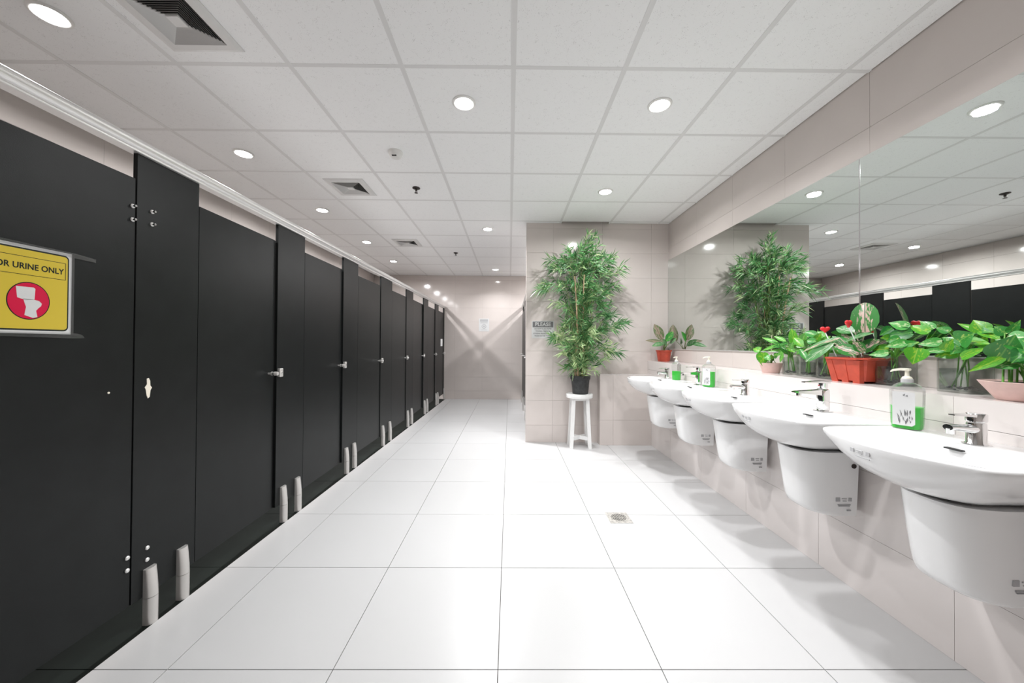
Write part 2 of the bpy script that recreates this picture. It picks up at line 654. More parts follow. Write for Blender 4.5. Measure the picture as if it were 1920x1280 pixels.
# end wall with the bamboo
XE = 0.20
w = wall('wall_end', ((XE + X_RIGHT) / 2 + 0.004, Y_END + WT + 0.052, HT / 2), (X_RIGHT - XE - 0.008, 0.104, HT), 'beige tiled end wall behind the tall bamboo')
tile_face(w, 'Y', Y_END + WT, -1, cells(cuts(XE, X_RIGHT, 0.53, 0.6)), cells(cuts(0, CEIL + 0.05, 0.21, 0.3)) + [(CEIL + 0.05, HT)])
tile_face(w, 'X', XE + WT, -1, [(Y_END, Y_END + 0.12)], cells(cuts(0, HT, 0.21, 0.6)))
# low boxed-in block at the foot of the end wall
w = wall('wall_boxing', (1.075 + (X_LEDGE - 1.075) / 2 + 0.004, Y_END - 0.055, 0.416), (X_LEDGE - 1.075 - 0.008, 0.106, 0.832 - 0.008), 'low tiled boxing at the foot of the end wall', 'dark_grout')
YB = Y_END - 0.118
tile_face(w, 'Y', YB + WT, -1, [(1.075, 1.235), (1.235, X_LEDGE)], [(0, 0.297), (0.297, 0.832)])
tile_face(w, 'X', 1.075 + WT, -1, [(YB + WT, Y_END)], [(0, 0.832)])
tile(w, (X_LEDGE - 1.075, 0.118, WT), ((X_LEDGE + 1.075) / 2, Y_END - 0.059, 0.836), 'wall_tile_lit', 'boxing_top_tile')

# ------------------------------------------------------------------ mirrors
for (a, b, lab) in ((1.982, 4.384, 'tall frameless mirror panel reflecting the bamboo, beside the end wall'),
                    (Y_REAR + 0.05, 1.974, 'frameless mirror panel reflecting the black cubicles, nearest the camera')):
    m = thing('wall_mirror', lab, 'mirror', (X_RIGHT, (a + b) / 2, 1.147))
    obj('glass_sheet', MB().box((-0.003, 0, 0.541), (0.005, b - a, 1.082)), 'mirror', m)
    for e in (1, -1):
        obj('mirror_edge', MB().box((-0.003, e * ((b - a) / 2 + 0.0015), 0.541), (0.006, 0.003, 1.082)), 'chrome', m)
    obj('bottom_channel', MB().box((-0.005, 0, -0.003), (0.010, b - a, 0.006)), 'aluminium', m)


# ------------------------------------------------------------------ ceiling fittings
def downlight(x, y, label, spread=148, watts=16.0):
    r = thing('downlight', label, 'ceiling light', (x, y, CEIL), group='round downlights in the ceiling')
    ring = MB().lathe([(0.053, 0.002), (0.053, -0.004), (0.057, -0.007), (0.066, -0.007), (0.072, -0.002), (0.072, 0.002)], 40)
    obj('trim_ring', ring, 'white_plastic', r, smooth=40)
    obj('lens', MB().lathe([(0.0, -0.015), (0.024, -0.0135), (0.040, -0.010), (0.050, -0.005), (0.053, 0.0), (0.053, 0.001), (0.0, 0.001)], 40), 'lens', r, smooth=40)
    ld = bpy.data.lights.new('downlight_glow', 'AREA')
    ld.shape = 'DISK'
    ld.size = 0.10
    ld.energy = watts * LAMP_W
    ld.color = (0.985, 0.99, 1.0)
    ld.spread = math.radians(spread)
    lo = bpy.data.objects.new('downlight_glow', ld)
    COL.objects.link(lo)
    lo.parent = r
    lo.location = (0, 0, -0.019)
    return r


ORD = ['first', 'second', 'third', 'fourth', 'fifth', 'sixth', 'seventh', 'eighth']
for i, y in enumerate((1.64, 2.83, 4.02, 5.27, 6.48)):
    downlight(-2.10, y, 'round downlight, %s from the camera in the row over the cubicles' % ORD[i], 172, (20.0, 22.0, 24.0, 26.0, 26.0)[i])
for i, y in enumerate((2.21, 4.63, 7.13)):
    downlight(-0.29, y, 'round downlight, %s from the camera in the row over the aisle' % ORD[i], 132, (21.0, 38.0, 11.0)[i])
for i, y in enumerate((2.21, 3.47)):
    downlight(0.92, y, ('round downlight over the basins, nearer the camera of the two in view', 'round downlight in front of the end wall, above the bamboo')[i], (148, 164)[i], (15.0, 20.0)[i])
downlight(0.92, 0.96, 'round downlight over the nearest basin, out of frame above')
for i, y in enumerate((5.9, 7.1)):
    downlight(1.05, y, ('round downlight hidden behind the end wall, nearer one', 'round downlight hidden behind the end wall, farther one')[i], 172, 24.0)


def vent(x, y, label, plate=0.36, inner=0.25):
    r = thing('ceiling_vent', label, 'air vent', (x, y, CEIL), group='square ceiling vents')
    p, q = plate / 2, inner / 2
    fr = MB()
    zt, zb = 0.0015, -0.012

    def ring(s, z):
        return [(-s, -s, z), (s, -s, z), (s, s, z), (-s, s, z)]
    fr.rings([ring(p, zt), ring(p, -0.004), ring(p - 0.02, zb), ring(q + 0.004, zb), ring(q, -0.004), ring(q, zt)], False, False)
    fr.f.append((0, 1, 2, 3))
    obj('frame', fr, 'vent_paint', r)
    obj('dark_throat', MB().box((0, 0, 0.0), (inner, inner, 0.002)), 'black', r)
    n = 9
    c0 = inner * 0.13
    for k in range(4):
        mb = MB()
        R = Matrix.Rotation(k * math.pi / 2, 4, 'Z')
        for i in range(n):
            d0 = c0 + (q - c0) * (i + 0.25) / n
            dz = 0.013
            dd = (q - c0) / n * 0.78
            # blade: upper edge towards the centre, lower edge outwards
            up0, lo0 = d0 - dd * 0.3, d0 + dd * 0.7
            vs = [(-up0, -up0, -0.002), (up0, -up0, -0.002), (lo0, -lo0, -dz), (-lo0, -lo0, -dz)]
            th = 0.0010
            vs += [(v[0], v[1] + th, v[2] + th) for v in vs]
            mb.add([R @ Vector(v) for v in vs], [(0, 1, 2, 3), (7, 6, 5, 4), (0, 4, 5, 1), (1, 5, 6, 2), (2, 6, 7, 3), (3, 7, 4, 0)])
        o = obj('louvers', mb, 'vent_paint', r)
        o['kind'] = 'stuff'
    obj('center_plate', MB().box((0, 0, -0.008), (2 * c0 * 0.86, 2 * c0 * 0.86, 0.010)), 'vent_paint', r)


vent(-1.54, 1.655, 'square louvred air vent nearest the camera, cut by the top edge')
vent(-1.52, 3.43, 'square louvred air vent, second from the camera')
vent(-1.51, 5.29, 'small square air vent, farthest from the camera')

r = thing('smoke_detector', 'round off-white smoke detector on the ceiling', 'smoke detector', (-0.894, 2.79, CEIL))
obj('base', MB().lathe([(0.055, 0.002), (0.055, -0.012), (0.050, -0.018), (0.048, -0.022)], 36), 'white_plastic', r, smooth=40)
obj('cover', MB().lathe([(0.048, -0.022), (0.046, -0.032), (0.036, -0.042), (0.024, -0.046), (0.0, -0.047)], 36), 'white_plastic', r, smooth=40)
obj('sensing_slot', MB().box((0.0, -0.034, -0.041), (0.034, 0.010, 0.006)), 'black', r)
for (x, y, lab) in ((-0.90, 3.43, 'dark sprinkler head nearer the camera'), (-0.885, 5.86, 'dark sprinkler head farther down the aisle')):
    r = thing('sprinkler_head', lab, 'sprinkler', (x, y, CEIL), group='ceiling sprinkler heads')
    obj('escutcheon', MB().lathe([(0.036, 0.002), (0.036, -0.004), (0.020, -0.012), (0.012, -0.013)], 28), 'brass_dark', r, smooth=40)
    obj('frame_arms', MB().lathe([(0.010, -0.012), (0.009, -0.03)], 12).box((0.008, 0, -0.035), (0.003, 0.004, 0.02)).box((-0.008, 0, -0.035), (0.003, 0.004, 0.02)), 'brass_dark', r)
    obj('deflector', MB().lathe([(0.0, -0.045), (0.016, -0.045), (0.017, -0.047), (0.0, -0.048)], 20), 'brass_dark', r)

# ------------------------------------------------------------------ cubicle row on the left
Z_BOT, Z_DOOR, Z_RAIL = 0.118, 1.855, 1.962


def row_point(y, out=0.0, z=0.0):
    return Vector((ROW_A + ROW_K * y + out, y, z))


# pilasters: (start, end) along the row; doors fill the gaps
PIL = [(1.480, 1.770), (2.354, 2.654), (3.247, 3.548), (4.148, 4.520), (5.110, 5.440), (6.060, 6.370), (6.930, 7.220), (7.715, 7.812)]


def leg_mesh():
    mb = MB()

    def sec(w, d, z, lean=0.0, n=10):
        pts = [(0.0, -w / 2, z), (0.0, w / 2, z)]
        for i in range(n + 1):
            a = math.pi / 2 - math.pi * i / n
            pts.append((d * 0.45 + d * 0.55 * math.cos(a), w / 2 * math.sin(a), z))
        return pts
    low = MB().rings([sec(0.046, 0.034, 0.0), sec(0.046, 0.034, 0.004), sec(0.046, 0.034, 0.112)])
    up = MB().rings([sec(0.046, 0.034, 0.1135), sec(0.046, 0.032, 0.150), sec(0.046, 0.026, 0.20), sec(0.046, 0.020, 0.232)])
    return low.mesh('leg', 35), up.mesh('sleeve', 35)


LEG_LOW, LEG_UP = leg_mesh()
LEG_LOW.materials.append(MATS['brushed_steel'])
LEG_UP.materials.append(MATS['brushed_steel'])
BOLT = MB().lathe([(0.0085, 0.0), (0.0085, 0.003), (0.006, 0.0055), (0.0, 0.006)], 16, axis='X').mesh('bolt', 40)
BOLT.materials.append(MATS['aluminium'])


def bolt(parent, y, z, stud=False):
    o = place('bolt', BOLT, None, parent, (0.0, y, z))
    if stud:
        obj('stud', MB().lathe([(0.0045, 0.004), (0.0045, 0.016), (0.0, 0.018)], 10, axis='X'), 'chrome', o, smooth=40)
    return o


PIL_LABEL = ['black cubicle pilaster with a cream scar, beside the door with the yellow sign',
             'second black cubicle pilaster from the camera', 'third black cubicle pilaster from the camera',
             'fourth black cubicle pilaster from the camera', 'fifth black cubicle pilaster from the camera',
             'sixth black cubicle pilaster from the camera', 'seventh black cubicle pilaster from the camera',
             'narrow black pilaster against the back wall']
pil_roots = []
for i, (a, b) in enumerate(PIL):
    wd = b - a
    p = thing('cubicle_pilaster', PIL_LABEL[i], 'partition panel', row_point((a + b) / 2), ROW_ROT, 'black cubicle pilasters')
    pil_roots.append(p)
    obj('panel', MB().cbox((-0.009, 0, (Z_BOT + Z_RAIL) / 2), (0.018, wd - 0.002, Z_RAIL - Z_BOT), 0.0012), 'laminate', p)
    ys = (-wd / 2 + 0.070, wd / 2 - 0.072) if wd > 0.2 else (0.01,)
    for y in ys:
        lg = place('leg', LEG_LOW, None, p, (0.0, y, 0.0))
        place('sleeve', LEG_UP, None, lg)
    if i > 0:
        obj('light_blocker', MB().box((-0.032, -wd / 2 + (0.027 if wd > 0.2 else 0.022), (Z_BOT + Z_DOOR) / 2), (0.026, 0.050 if wd > 0.2 else 0.04, Z_DOOR - Z_BOT)), 'black', p)  # added to block cubicle light that leaks through the gap beside the door
    if i > 0 and i < 8:
        st = obj('strike_block', MB().cbox((0.010, -wd / 2 + 0.022, 0.993), (0.020, 0.034, 0.056), 0.004), 'brushed_steel', p)
        obj('screw', MB().lathe([(0.005, 0.0), (0.005, 0.002), (0.0, 0.003)], 12, (0.020, -wd / 2 + 0.022, 0.993), 'X'), 'chrome', st)
p = pil_roots[0]
for z in (1.743, 1.689, 0.317, 0.267):
    bolt(p, -0.083, z, z > 1)
# cream scar where a latch was torn off
sc = [(-0.010, -0.004), (-0.006, -0.030), (0.0, -0.044), (0.007, -0.038), (0.010, -0.010), (0.016, 0.0), (0.009, 0.010), (0.008, 0.030), (0.002, 0.042), (-0.006, 0.040), (-0.005, 0.016), (-0.014, 0.004)]
obj('torn_patch', MB().prism([(y - 0.089, z + 0.993) for (y, z) in sc], 'X', 0.0, 0.0012), 'cream_patch', p)

DOOR_LABEL = ['black cubicle door with the yellow warning sign', 'second black cubicle door from the camera', 'third black cubicle door from the camera',
              'fourth black cubicle door from the camera', 'fifth black cubicle door from the camera', 'sixth black cubicle door from the camera',
              'seventh black cubicle door from the camera', 'farthest black cubicle door with a small white note']
starts = [0.885] + [b for (_, b) in PIL[:-1]]
ends = [a for (a, _) in PIL]
DOORS = []
for i in range(8):
    a, b = starts[i] + 0.003, ends[i] - (0.004 if i == 0 else 0.010)
    wd = b - a
    swing = 0.0 if i == 0 else (0.022, 0.020, 0.008, 0.010, 0.030, 0.018, 0.012)[i - 1]
    d = thing('cubicle_door', DOOR_LABEL[i], 'door', row_point(a), ROW_ROT + swing, 'black cubicle doors')
    DOORS.append(d)
    obj('panel', MB().cbox((-0.010, wd / 2, (Z_BOT + Z_DOOR) / 2), (0.018, wd, Z_DOOR - Z_BOT), 0.0012), 'laminate', d)
    if i == 0:
        for z in (1.738, 1.683, 0.319, 0.269):
            bolt(d, wd - 0.012, z, z > 1)
        obj('screw_hole', MB().lathe([(0.004, -0.001), (0.004, 0.0012), (0.0, 0.0015)], 10, (0.0, wd - 0.087, 0.992), 'X'), 'cream_patch', d)
    else:
        k = obj('knob', MB().lathe([(0.006, -0.001), (0.006, 0.018), (0.0125, 0.020), (0.0125, 0.058), (0.011, 0.060), (0.0, 0.060)], 20, (0.0, wd - 0.050, 0.993), 'X'), 'brushed_steel', d, smooth=40)
        obj('knob_band', MB().lathe([(0.0132, 0.032), (0.0132, 0.040)], 20, (0.0, wd - 0.050, 0.993), 'X'), 'chrome', k)
# first pilaster before the frame's left edge
p = thing('cubicle_pilaster', 'black cubicle pilaster left of the yellow sign, out of frame', 'partition panel', row_point(0.735), ROW_ROT, 'black cubicle pilasters')
obj('panel', MB().cbox((-0.009, 0, (Z_BOT + Z_RAIL) / 2), (0.018, 0.296, Z_RAIL - Z_BOT), 0.0012), 'laminate', p)
for y in (-0.078, 0.078):
    lg = place('leg', LEG_LOW, None, p, (0.0, y, 0.0))
    place('sleeve', LEG_UP, None, lg)

# rounded aluminium head rail
def rail(name, label, a, b, mirror=False, base=None, rot=ROW_ROT):
    prof = [(-0.030, 0.0), (0.012, 0.0), (0.014, 0.006), (0.012, 0.010), (0.020, 0.014), (0.026, 0.022), (0.028, 0.032), (0.026, 0.042), (0.020, 0.050), (0.010, 0.056), (-0.006, 0.059), (-0.022, 0.055), (-0.030, 0.045)]
    s = -1 if mirror else 1
    rt = thing(name, label, 'rail', base, rot)
    obj('tube', MB().prism([(x * s, z) for (x, z) in prof], 'Y', -(b - a) / 2, (b - a) / 2), 'aluminium', rt, smooth=50)
    obj('end_cap', MB().prism([(x * s * 1.03, z * 1.02 - 0.001) for (x, z) in prof], 'Y', -(b - a) / 2 - 0.003, -(b - a) / 2), 'aluminium', rt)


rail('head_rail', 'long rounded aluminium rail along the top of the left cubicles', 0.30, 7.81, base=row_point((0.30 + 7.81) / 2, 0, Z_RAIL))

# right-hand cubicles beyond the end wall
XR = 0.275
RPIL = [(4.53, 4.80), (5.45, 5.75), (6.38, 6.68), (7.32, 7.60)]
RL = ['black cubicle pilaster directly behind the end wall', 'black right-hand cubicle pilaster, second behind the end wall', 'black right-hand cubicle pilaster, third behind the end wall', 'black right-hand cubicle pilaster nearest the back wall']
for i, (a, b) in enumerate(RPIL):
    p = thing('cubicle_pilaster', RL[i], 'partition panel', (XR, (a + b) / 2, 0), 0, 'black right-hand cubicle panels')
    obj('panel', MB().cbox((0.009, 0, (Z_BOT + Z_RAIL) / 2), (0.018, b - a - 0.002, Z_RAIL - Z_BOT), 0.0012), 'laminate', p)
    for y in (-0.07, 0.07):
        lg = place('leg', LEG_LOW, None, p, (0.0, y, 0.0), math.pi)
        place('sleeve', LEG_UP, None, lg)
RD = ['black right-hand cubicle door just behind the end wall', 'black right-hand cubicle door in the middle', 'black right-hand cubicle door third behind the end wall', 'narrow black panel where the right-hand cubicles meet the back wall']
for i, (a, b) in enumerate(((4.80, 5.45), (5.75, 6.38), (6.68, 7.32), (7.60, 7.81))):
    d = thing('cubicle_door', RD[i], 'door', (XR, (a + b) / 2, 0), 0, 'black right-hand cubicle doors')
    obj('panel', MB().cbox((0.010, 0, (Z_BOT + Z_DOOR) / 2), (0.018, b - a + 0.002, Z_DOOR - Z_BOT), 0.0012), 'laminate', d)
    if i < 3:
        obj('knob', MB().lathe([(0.006, 0.001), (0.006, -0.018), (0.0115, -0.020), (0.0115, -0.056), (0.0, -0.056)], 20, (0.0, (b - a) / 2 - 0.05, 0.993), 'X'), 'brushed_steel', d, smooth=40)
rail('head_rail', 'short aluminium rail over the right-hand cubicles behind the end wall', 4.53, 7.81, True, (XR, (4.53 + 7.81) / 2, Z_RAIL), 0.0)

# ------------------------------------------------------------------ yellow sign on the first door
RZ = (math.pi / 2, 0, math.pi / 2 + ROW_ROT)


def rounded(y0, y1, z0, z1, r, n=5):
    pts = []
    for (cy, cz, a0) in ((y1 - r, z1 - r, 0), (y0 + r, z1 - r, 90), (y0 + r, z0 + r, 180), (y1 - r, z0 + r, 270)):
        for i in range(n + 1):
            a = math.radians(a0 + 90 * i / n)
            pts.append((cy + r * math.cos(a), cz + r * math.sin(a)))
    return pts


SY = 1.157      # sign centre along the row
s = thing('warning_sign', 'yellow laminated sign with a red toilet symbol taped to the black door', 'sign', row_point(SY, 0.0015, 1.352), ROW_ROT)
hw, hh = 0.110, 0.140
obj('white_sheet', MB().prism([(-hw, -hh), (hw, -hh), (hw, hh), (-hw, hh)], 'X', 0, 0.001), 'sign_white', s)
obj('black_border', MB().prism(rounded(-hw + 0.008, hw - 0.008, -hh + 0.010, hh - 0.010, 0.014), 'X', 0.001, 0.0014), 'sign_black', s)
obj('yellow_field', MB().prism(rounded(-hw + 0.012, hw - 0.012, -hh + 0.015, hh - 0.015, 0.010), 'X', 0.0014, 0.0018), 'sign_yellow', s)
fb = MB()
fz0, fz1, fy = 0.046, 0.103, hw - 0.018
for (c, sz) in (((0.0019, 0, fz0), (0.0004, 2 * fy, 0.0016)), ((0.0019, 0, fz1), (0.0004, 2 * fy, 0.0016)), ((0.0019, fy, (fz0 + fz1) / 2), (0.0004, 0.0016, fz1 - fz0)), ((0.0019, -fy, (fz0 + fz1) / 2), (0.0004, 0.0016, fz1 - fz0))):
    fb.box(c, sz)
obj('text_frame', fb, 'sign_black', s)
text_part('lettering', 'FOR URINE ONLY', 0.026, 'sign_black', s, (0.0020, 0.0, 0.072), (math.pi / 2, 0, math.pi / 2), 0.0002, sx=0.82)
CYs, CZs, CR = 0.0, -0.036, 0.060
circ = lambda rr: [(CYs + rr * 0.86 * math.cos(2 * math.pi * i / 48), CZs + rr * math.sin(2 * math.pi * i / 48)) for i in range(48)]
obj('symbol_ring', MB().prism(circ(CR), 'X', 0.0018, 0.0021), 'sign_black', s)
obj('red_disc', MB().prism(circ(CR - 0.0028), 'X', 0.0021, 0.0024), 'sign_red', s)
sym = MB()
for poly in ([(-0.036, 0.043), (0.012, 0.044), (0.017, 0.040), (0.015, 0.006), (0.010, 0.004), (-0.010, 0.002), (-0.032, 0.008)],
             [(-0.016, 0.006), (0.010, 0.006), (0.028, 0.002), (0.036, -0.006), (0.034, -0.014), (0.026, -0.022), (0.020, -0.030), (0.024, -0.050), (0.012, -0.054), (-0.012, -0.046), (-0.010, -0.032), (-0.008, -0.020), (-0.012, -0.008)]):
    sym.prism([(CYs + y * 0.86, CZs + z) for (y, z) in poly], 'X', 0.0024, 0.0027)
obj('toilet_symbol', sym, 'sign_white', s)
tp = obj('tape', MB().prism([(-hw, hh - 0.006), (hw + 0.07, hh - 0.014), (hw + 0.07, hh - 0.002), (hw + 0.01, hh + 0.004), (-hw, hh + 0.008)], 'X', 0.0029, 0.0032), 'tape', s)
tp = obj('tape', MB().prism([(-hw, -hh - 0.008), (hw + 0.010, -hh - 0.014), (hw + 0.040, -hh - 0.012), (hw + 0.030, -hh + 0.000), (hw, -hh + 0.006), (-hw, -hh + 0.004)], 'X', 0.0029, 0.0032), 'tape', s)
obj('tape', MB().prism([(hw - 0.003, -hh), (hw + 0.006, -hh), (hw + 0.006, hh), (hw - 0.003, hh)], 'X', 0.0029, 0.0031), 'tape', s)

# small note on the farthest door
nt = thing('paper_note', 'small white note on the farthest left cubicle door', 'note', row_point(7.52, -0.001, 1.22), ROW_ROT + 0.012)
obj('sheet', MB().prism([(-0.10, -0.075), (0.10, -0.075), (0.10, 0.075), (-0.10, 0.075)], 'X', 0, 0.0012), 'paper', nt)

# notices on the walls
n = thing('notice_sign', 'PLEASE notice with dark heading on the end wall beside the bamboo', 'sign', (0.406, Y_END, 1.372))
obj('plate', MB().box((0, -0.0016, 0), (0.274, 0.003, 0.212)), 'sign_white', n)
obj('heading_block', MB().box((0, -0.0034, 0.062), (0.252, 0.0008, 0.070)), 'print_grey', n)
FRONT = (math.pi / 2, 0, 0)
text_part('heading', 'PLEASE', 0.062, 'sign_white', n, (0, -0.0042, 0.062), FRONT, 0.0003, sx=0.98)
for k, line in enumerate(('DO NOT FLUSH PAPER', 'TOWELS, FEMININE', 'HYGIENE PRODUCTS, OR', 'TRASH IN THE TOILET')):
    text_part('text_line', line, 0.0225, 'print_grey', n, (0, -0.0034, 0.008 - 0.0285 * k), FRONT, 0.0003, sx=0.90)
n = thing('notice_sign', 'white notice with a round symbol on the far back wall', 'sign', (-0.557, Y_BACK, 1.608))
obj('plate', MB().box((0, -0.0016, 0), (0.222, 0.003, 0.277)), 'sign_white', n)
obj('heading_block', MB().box((0, -0.0034, 0.098), (0.170, 0.0008, 0.052)), 'print_light', n)
for z in (0.055, 0.038):
    obj('text_line', MB().box((0, -0.0034, z), (0.160, 0.0008, 0.008)), 'print_light', n)
obj('text_line', MB().box((0, -0.0034, -0.105), (0.12, 0.0008, 0.008)), 'print_light', n)
obj('round_symbol', MB().lathe([(0.050, 0.0), (0.050, -0.0008), (0.036, -0.0008), (0.036, 0.0)], 32, (0, -0.003, -0.030), 'Y'), 'print_light', n)
obj('symbol_center', MB().lathe([(0.0, 0.0), (0.020, 0.0), (0.020, -0.001), (0.0, -0.001)], 20, (0, -0.003, -0.030), 'Y'), 'print_light', n)

# ------------------------------------------------------------------ floor drain
d = thing('floor_drain', 'square metal floor drain in the white tiles', 'drain', (0.758, 2.481, 0))
obj('frame', MB().rings([[(sx * 0.076, sy * 0.076, z) for (sx, sy) in ((-1, -1), (1, -1), (1, 1), (-1, 1))] for z in (0.0, 0.002)]), 'drain_metal', d)
obj('recess', MB().lathe([(0.0, 0.0), (0.056, 0.0), (0.056, 0.0026), (0.0, 0.0026)], 36), 'brass_dark', d)
obj('ring', MB().lathe([(0.052, 0.002), (0.052, 0.004), (0.060, 0.004), (0.060, 0.002)], 36), 'drain_metal', d)
gr = MB()
for k in range(-4, 5):
    x = k * 0.011
    L = math.sqrt(max(0.0, 0.052 ** 2 - x * x))
    gr.box((x, 0, 0.0034), (0.005, 2 * L, 0.002))
gr.box((0, 0, 0.0034), (0.1, 0.006, 0.002))
o = obj('grate', gr, 'drain_metal', d)
o['kind'] = 'stuff'

# ------------------------------------------------------------------ wash basins
RIM = 0.857


def basin_front(v):
    """Plan depth of the bowl's front edge, measured from the wall, at sideways distance v."""
    return 0.484 - 0.078 * (v / 0.255) ** 2


def plan_points():
    """Plan outline (u from the wall, v sideways), rounded corners, running round the basin."""
    poly = [(0.0, -0.293), (0.335, -0.274)]
    n = 9
    c0 = [(0.335, -0.274), (0.404, -0.272), (basin_front(0.236), -0.236)]
    for i in range(1, n):                      # rounded tip
        t = i / n
        poly.append(tuple((1 - t) ** 2 * c0[0][k] + 2 * t * (1 - t) * c0[1][k] + t * t * c0[2][k] for k in (0, 1)))
    m = 26
    for i in range(m + 1):
        v = -0.236 + 0.472 * i / m
        poly.append((basin_front(v), v))
    poly += [(u, -v) for (u, v) in reversed(poly[1:1 + n])]
    poly.append((0.0, 0.293))
    return poly


def ray_cast(poly, th, cu):
    du, dv = math.cos(th), math.sin(th)
    best = 9.0
    for i in range(len(poly)):
        (u0, v0), (u1, v1) = poly[i], poly[(i + 1) % len(poly)]
        eu, ev = u1 - u0, v1 - v0
        den = du * ev - dv * eu
        if abs(den) < 1e-9:
            continue
        t = ((u0 - cu) * ev - v0 * eu) / den
        q = ((u0 - cu) * dv - v0 * du) / den
        if t > 0 and -1e-6 <= q <= 1 + 1e-6:
            best = min(best, t)
    return best


def basin_meshes():
    CU = 0.29
    poly = plan_points()
    inner = [(max(0.158, u - 0.020) if u > 0.1 else 0.158, max(-0.252, min(0.252, v * 0.925))) for (u, v) in poly]
    # directions: through every outline point, plus extra ones along the straight back and sides
    ths = sorted({round(math.atan2(v, u - CU), 5) for (u, v) in poly} | {round(math.atan2(v, -CU), 5) for v in [x * 0.0293 for x in range(-10, 11)]}
                 | {round(math.atan2(sg * (0.293 - 0.019 * u / 0.335), u - CU), 5) for u in [0.03 * k for k in range(12)] for sg in (-1, 1)})
    out = [ray_cast(poly, t, CU) for t in ths]
    inn = [ray_cast(inner, t, CU) for t in ths]

    def uv(t, r):
        return CU + math.cos(t) * r, math.sin(t) * r

    def pt(t, r, z):
        u, v = uv(t, r)
        return (-max(0.0, u), v, z)

    rings = []
    for s_ in (0.30, 0.46, 0.60, 0.72, 0.82, 0.89, 0.94, 0.970, 0.986, 0.995):
        ring = []
        q = max(0.0, (s_ - 0.30) / 0.70)
        for t, r in zip(ths, out):
            u, v = uv(t, r)
            u = max(0.0, u)
            uu = 0.10 + (u - 0.10) * s_ if u > 0.10 else u
            k = 1.20 + 0.75 * max(0.0, 1 - (v / 0.285) ** 2)
            ring.append((-uu, v * s_, -0.010 - 0.160 * (1 - q ** k) ** (1 / k)))
        rings.append(ring)
    rings.append([pt(t, r, -0.007) for t, r in zip(ths, out)])
    rings.append([pt(t, r - 0.0012, -0.003) for t, r in zip(ths, out)])
    rings.append([pt(t, r - 0.005, 0.0) for t, r in zip(ths, out)])
    rings.append([pt(t, r + 0.004, 0.0) for t, r in zip(ths, inn)])
    rings.append([pt(t, r - 0.001, -0.003) for t, r in zip(ths, inn)])
    for q in (0.95, 0.86, 0.74, 0.60, 0.44, 0.27, 0.10):
        z = -0.010 - 0.105 * (1 - ((q - 0.1) / 0.86) ** 2.4)
        rings.append([pt(t, r * q, z) for t, r in zip(ths, inn)])
    return MB().rings(rings, True, True).mesh('bowl', 55)


BOWL = basin_meshes()
BOWL.materials.append(MATS['ceramic'])


def pedestal_mesh():
    """Half pedestal: U-shaped shroud that narrows downwards and rounds in at the bottom front."""
    rings = []

    def sec(w, d, z, n=18):
        pts = [(-0.035, w * 0.98, z), (-0.035, -w * 0.98, z)]
        for i in range(n + 1):
            a = -math.pi / 2 + math.pi * i / n
            ca, sa = math.cos(a), math.sin(a)
            pts.append((-(0.10 + (d - 0.10) * (abs(ca) ** 0.75)), w * math.copysign(abs(sa) ** 0.62, sa), z))
        return pts
    zs = [(0.122, 0.296, 0.684), (0.121, 0.290, 0.64), (0.118, 0.279, 0.56), (0.114, 0.267, 0.48), (0.111, 0.258, 0.43), (0.109, 0.246, 0.402), (0.107, 0.226, 0.387), (0.105, 0.196, 0.380)]
    for (w_, d_, z_) in zs:
        rings.append(sec(w_, d_, z_))
    return MB().rings(rings).mesh('half_pedestal', 50)


PED = pedestal_mesh()
PED.materials.append(MATS['ceramic'])


def slim_faucet(parent):
    f = obj('faucet', MB().cbox((0, 0, 0.060), (0.040, 0.044, 0.112), 0.008), 'chrome', parent, (-0.102, 0, 0), smooth=40)
    obj('base_plate', MB().cbox((0, 0, 0.003), (0.056, 0.058, 0.006), 0.002), 'chrome', f)
    obj('spout', MB().rings([[(x, y, z) for (y, z) in ((-w, zb), (w, zb), (w, zt), (-w, zt))] for (x, w, zb, zt) in ((-0.010, 0.018, 0.082, 0.112), (-0.06, 0.017, 0.088, 0.108), (-0.135, 0.015, 0.094, 0.104), (-0.150, 0.013, 0.096, 0.101))]), 'chrome', f)
    obj('aerator', MB().lathe([(0.011, 0.081), (0.011, 0.095)], 16, (-0.124, 0, 0)), 'chrome', f, smooth=40)
    obj('cartridge', MB().lathe([(0.017, 0.114), (0.019, 0.120), (0.020, 0.148)], 20), 'chrome', f, smooth=40)
    obj('lever', MB().rings([[(x, y, z) for (y, z) in ((-w, zb), (w, zb), (w, zt), (-w, zt))] for (x, w, zb, zt) in ((0.022, 0.020, 0.144, 0.154), (-0.02, 0.020, 0.146, 0.156), (-0.10, 0.011, 0.147, 0.151))]), 'chrome', f)
    obj('heat_mark', MB().lathe([(0.003, -0.020), (0.003, -0.0225), (0.0, -0.023)], 10, (0, 0, 0.133), 'X'), 'heart_red', f)


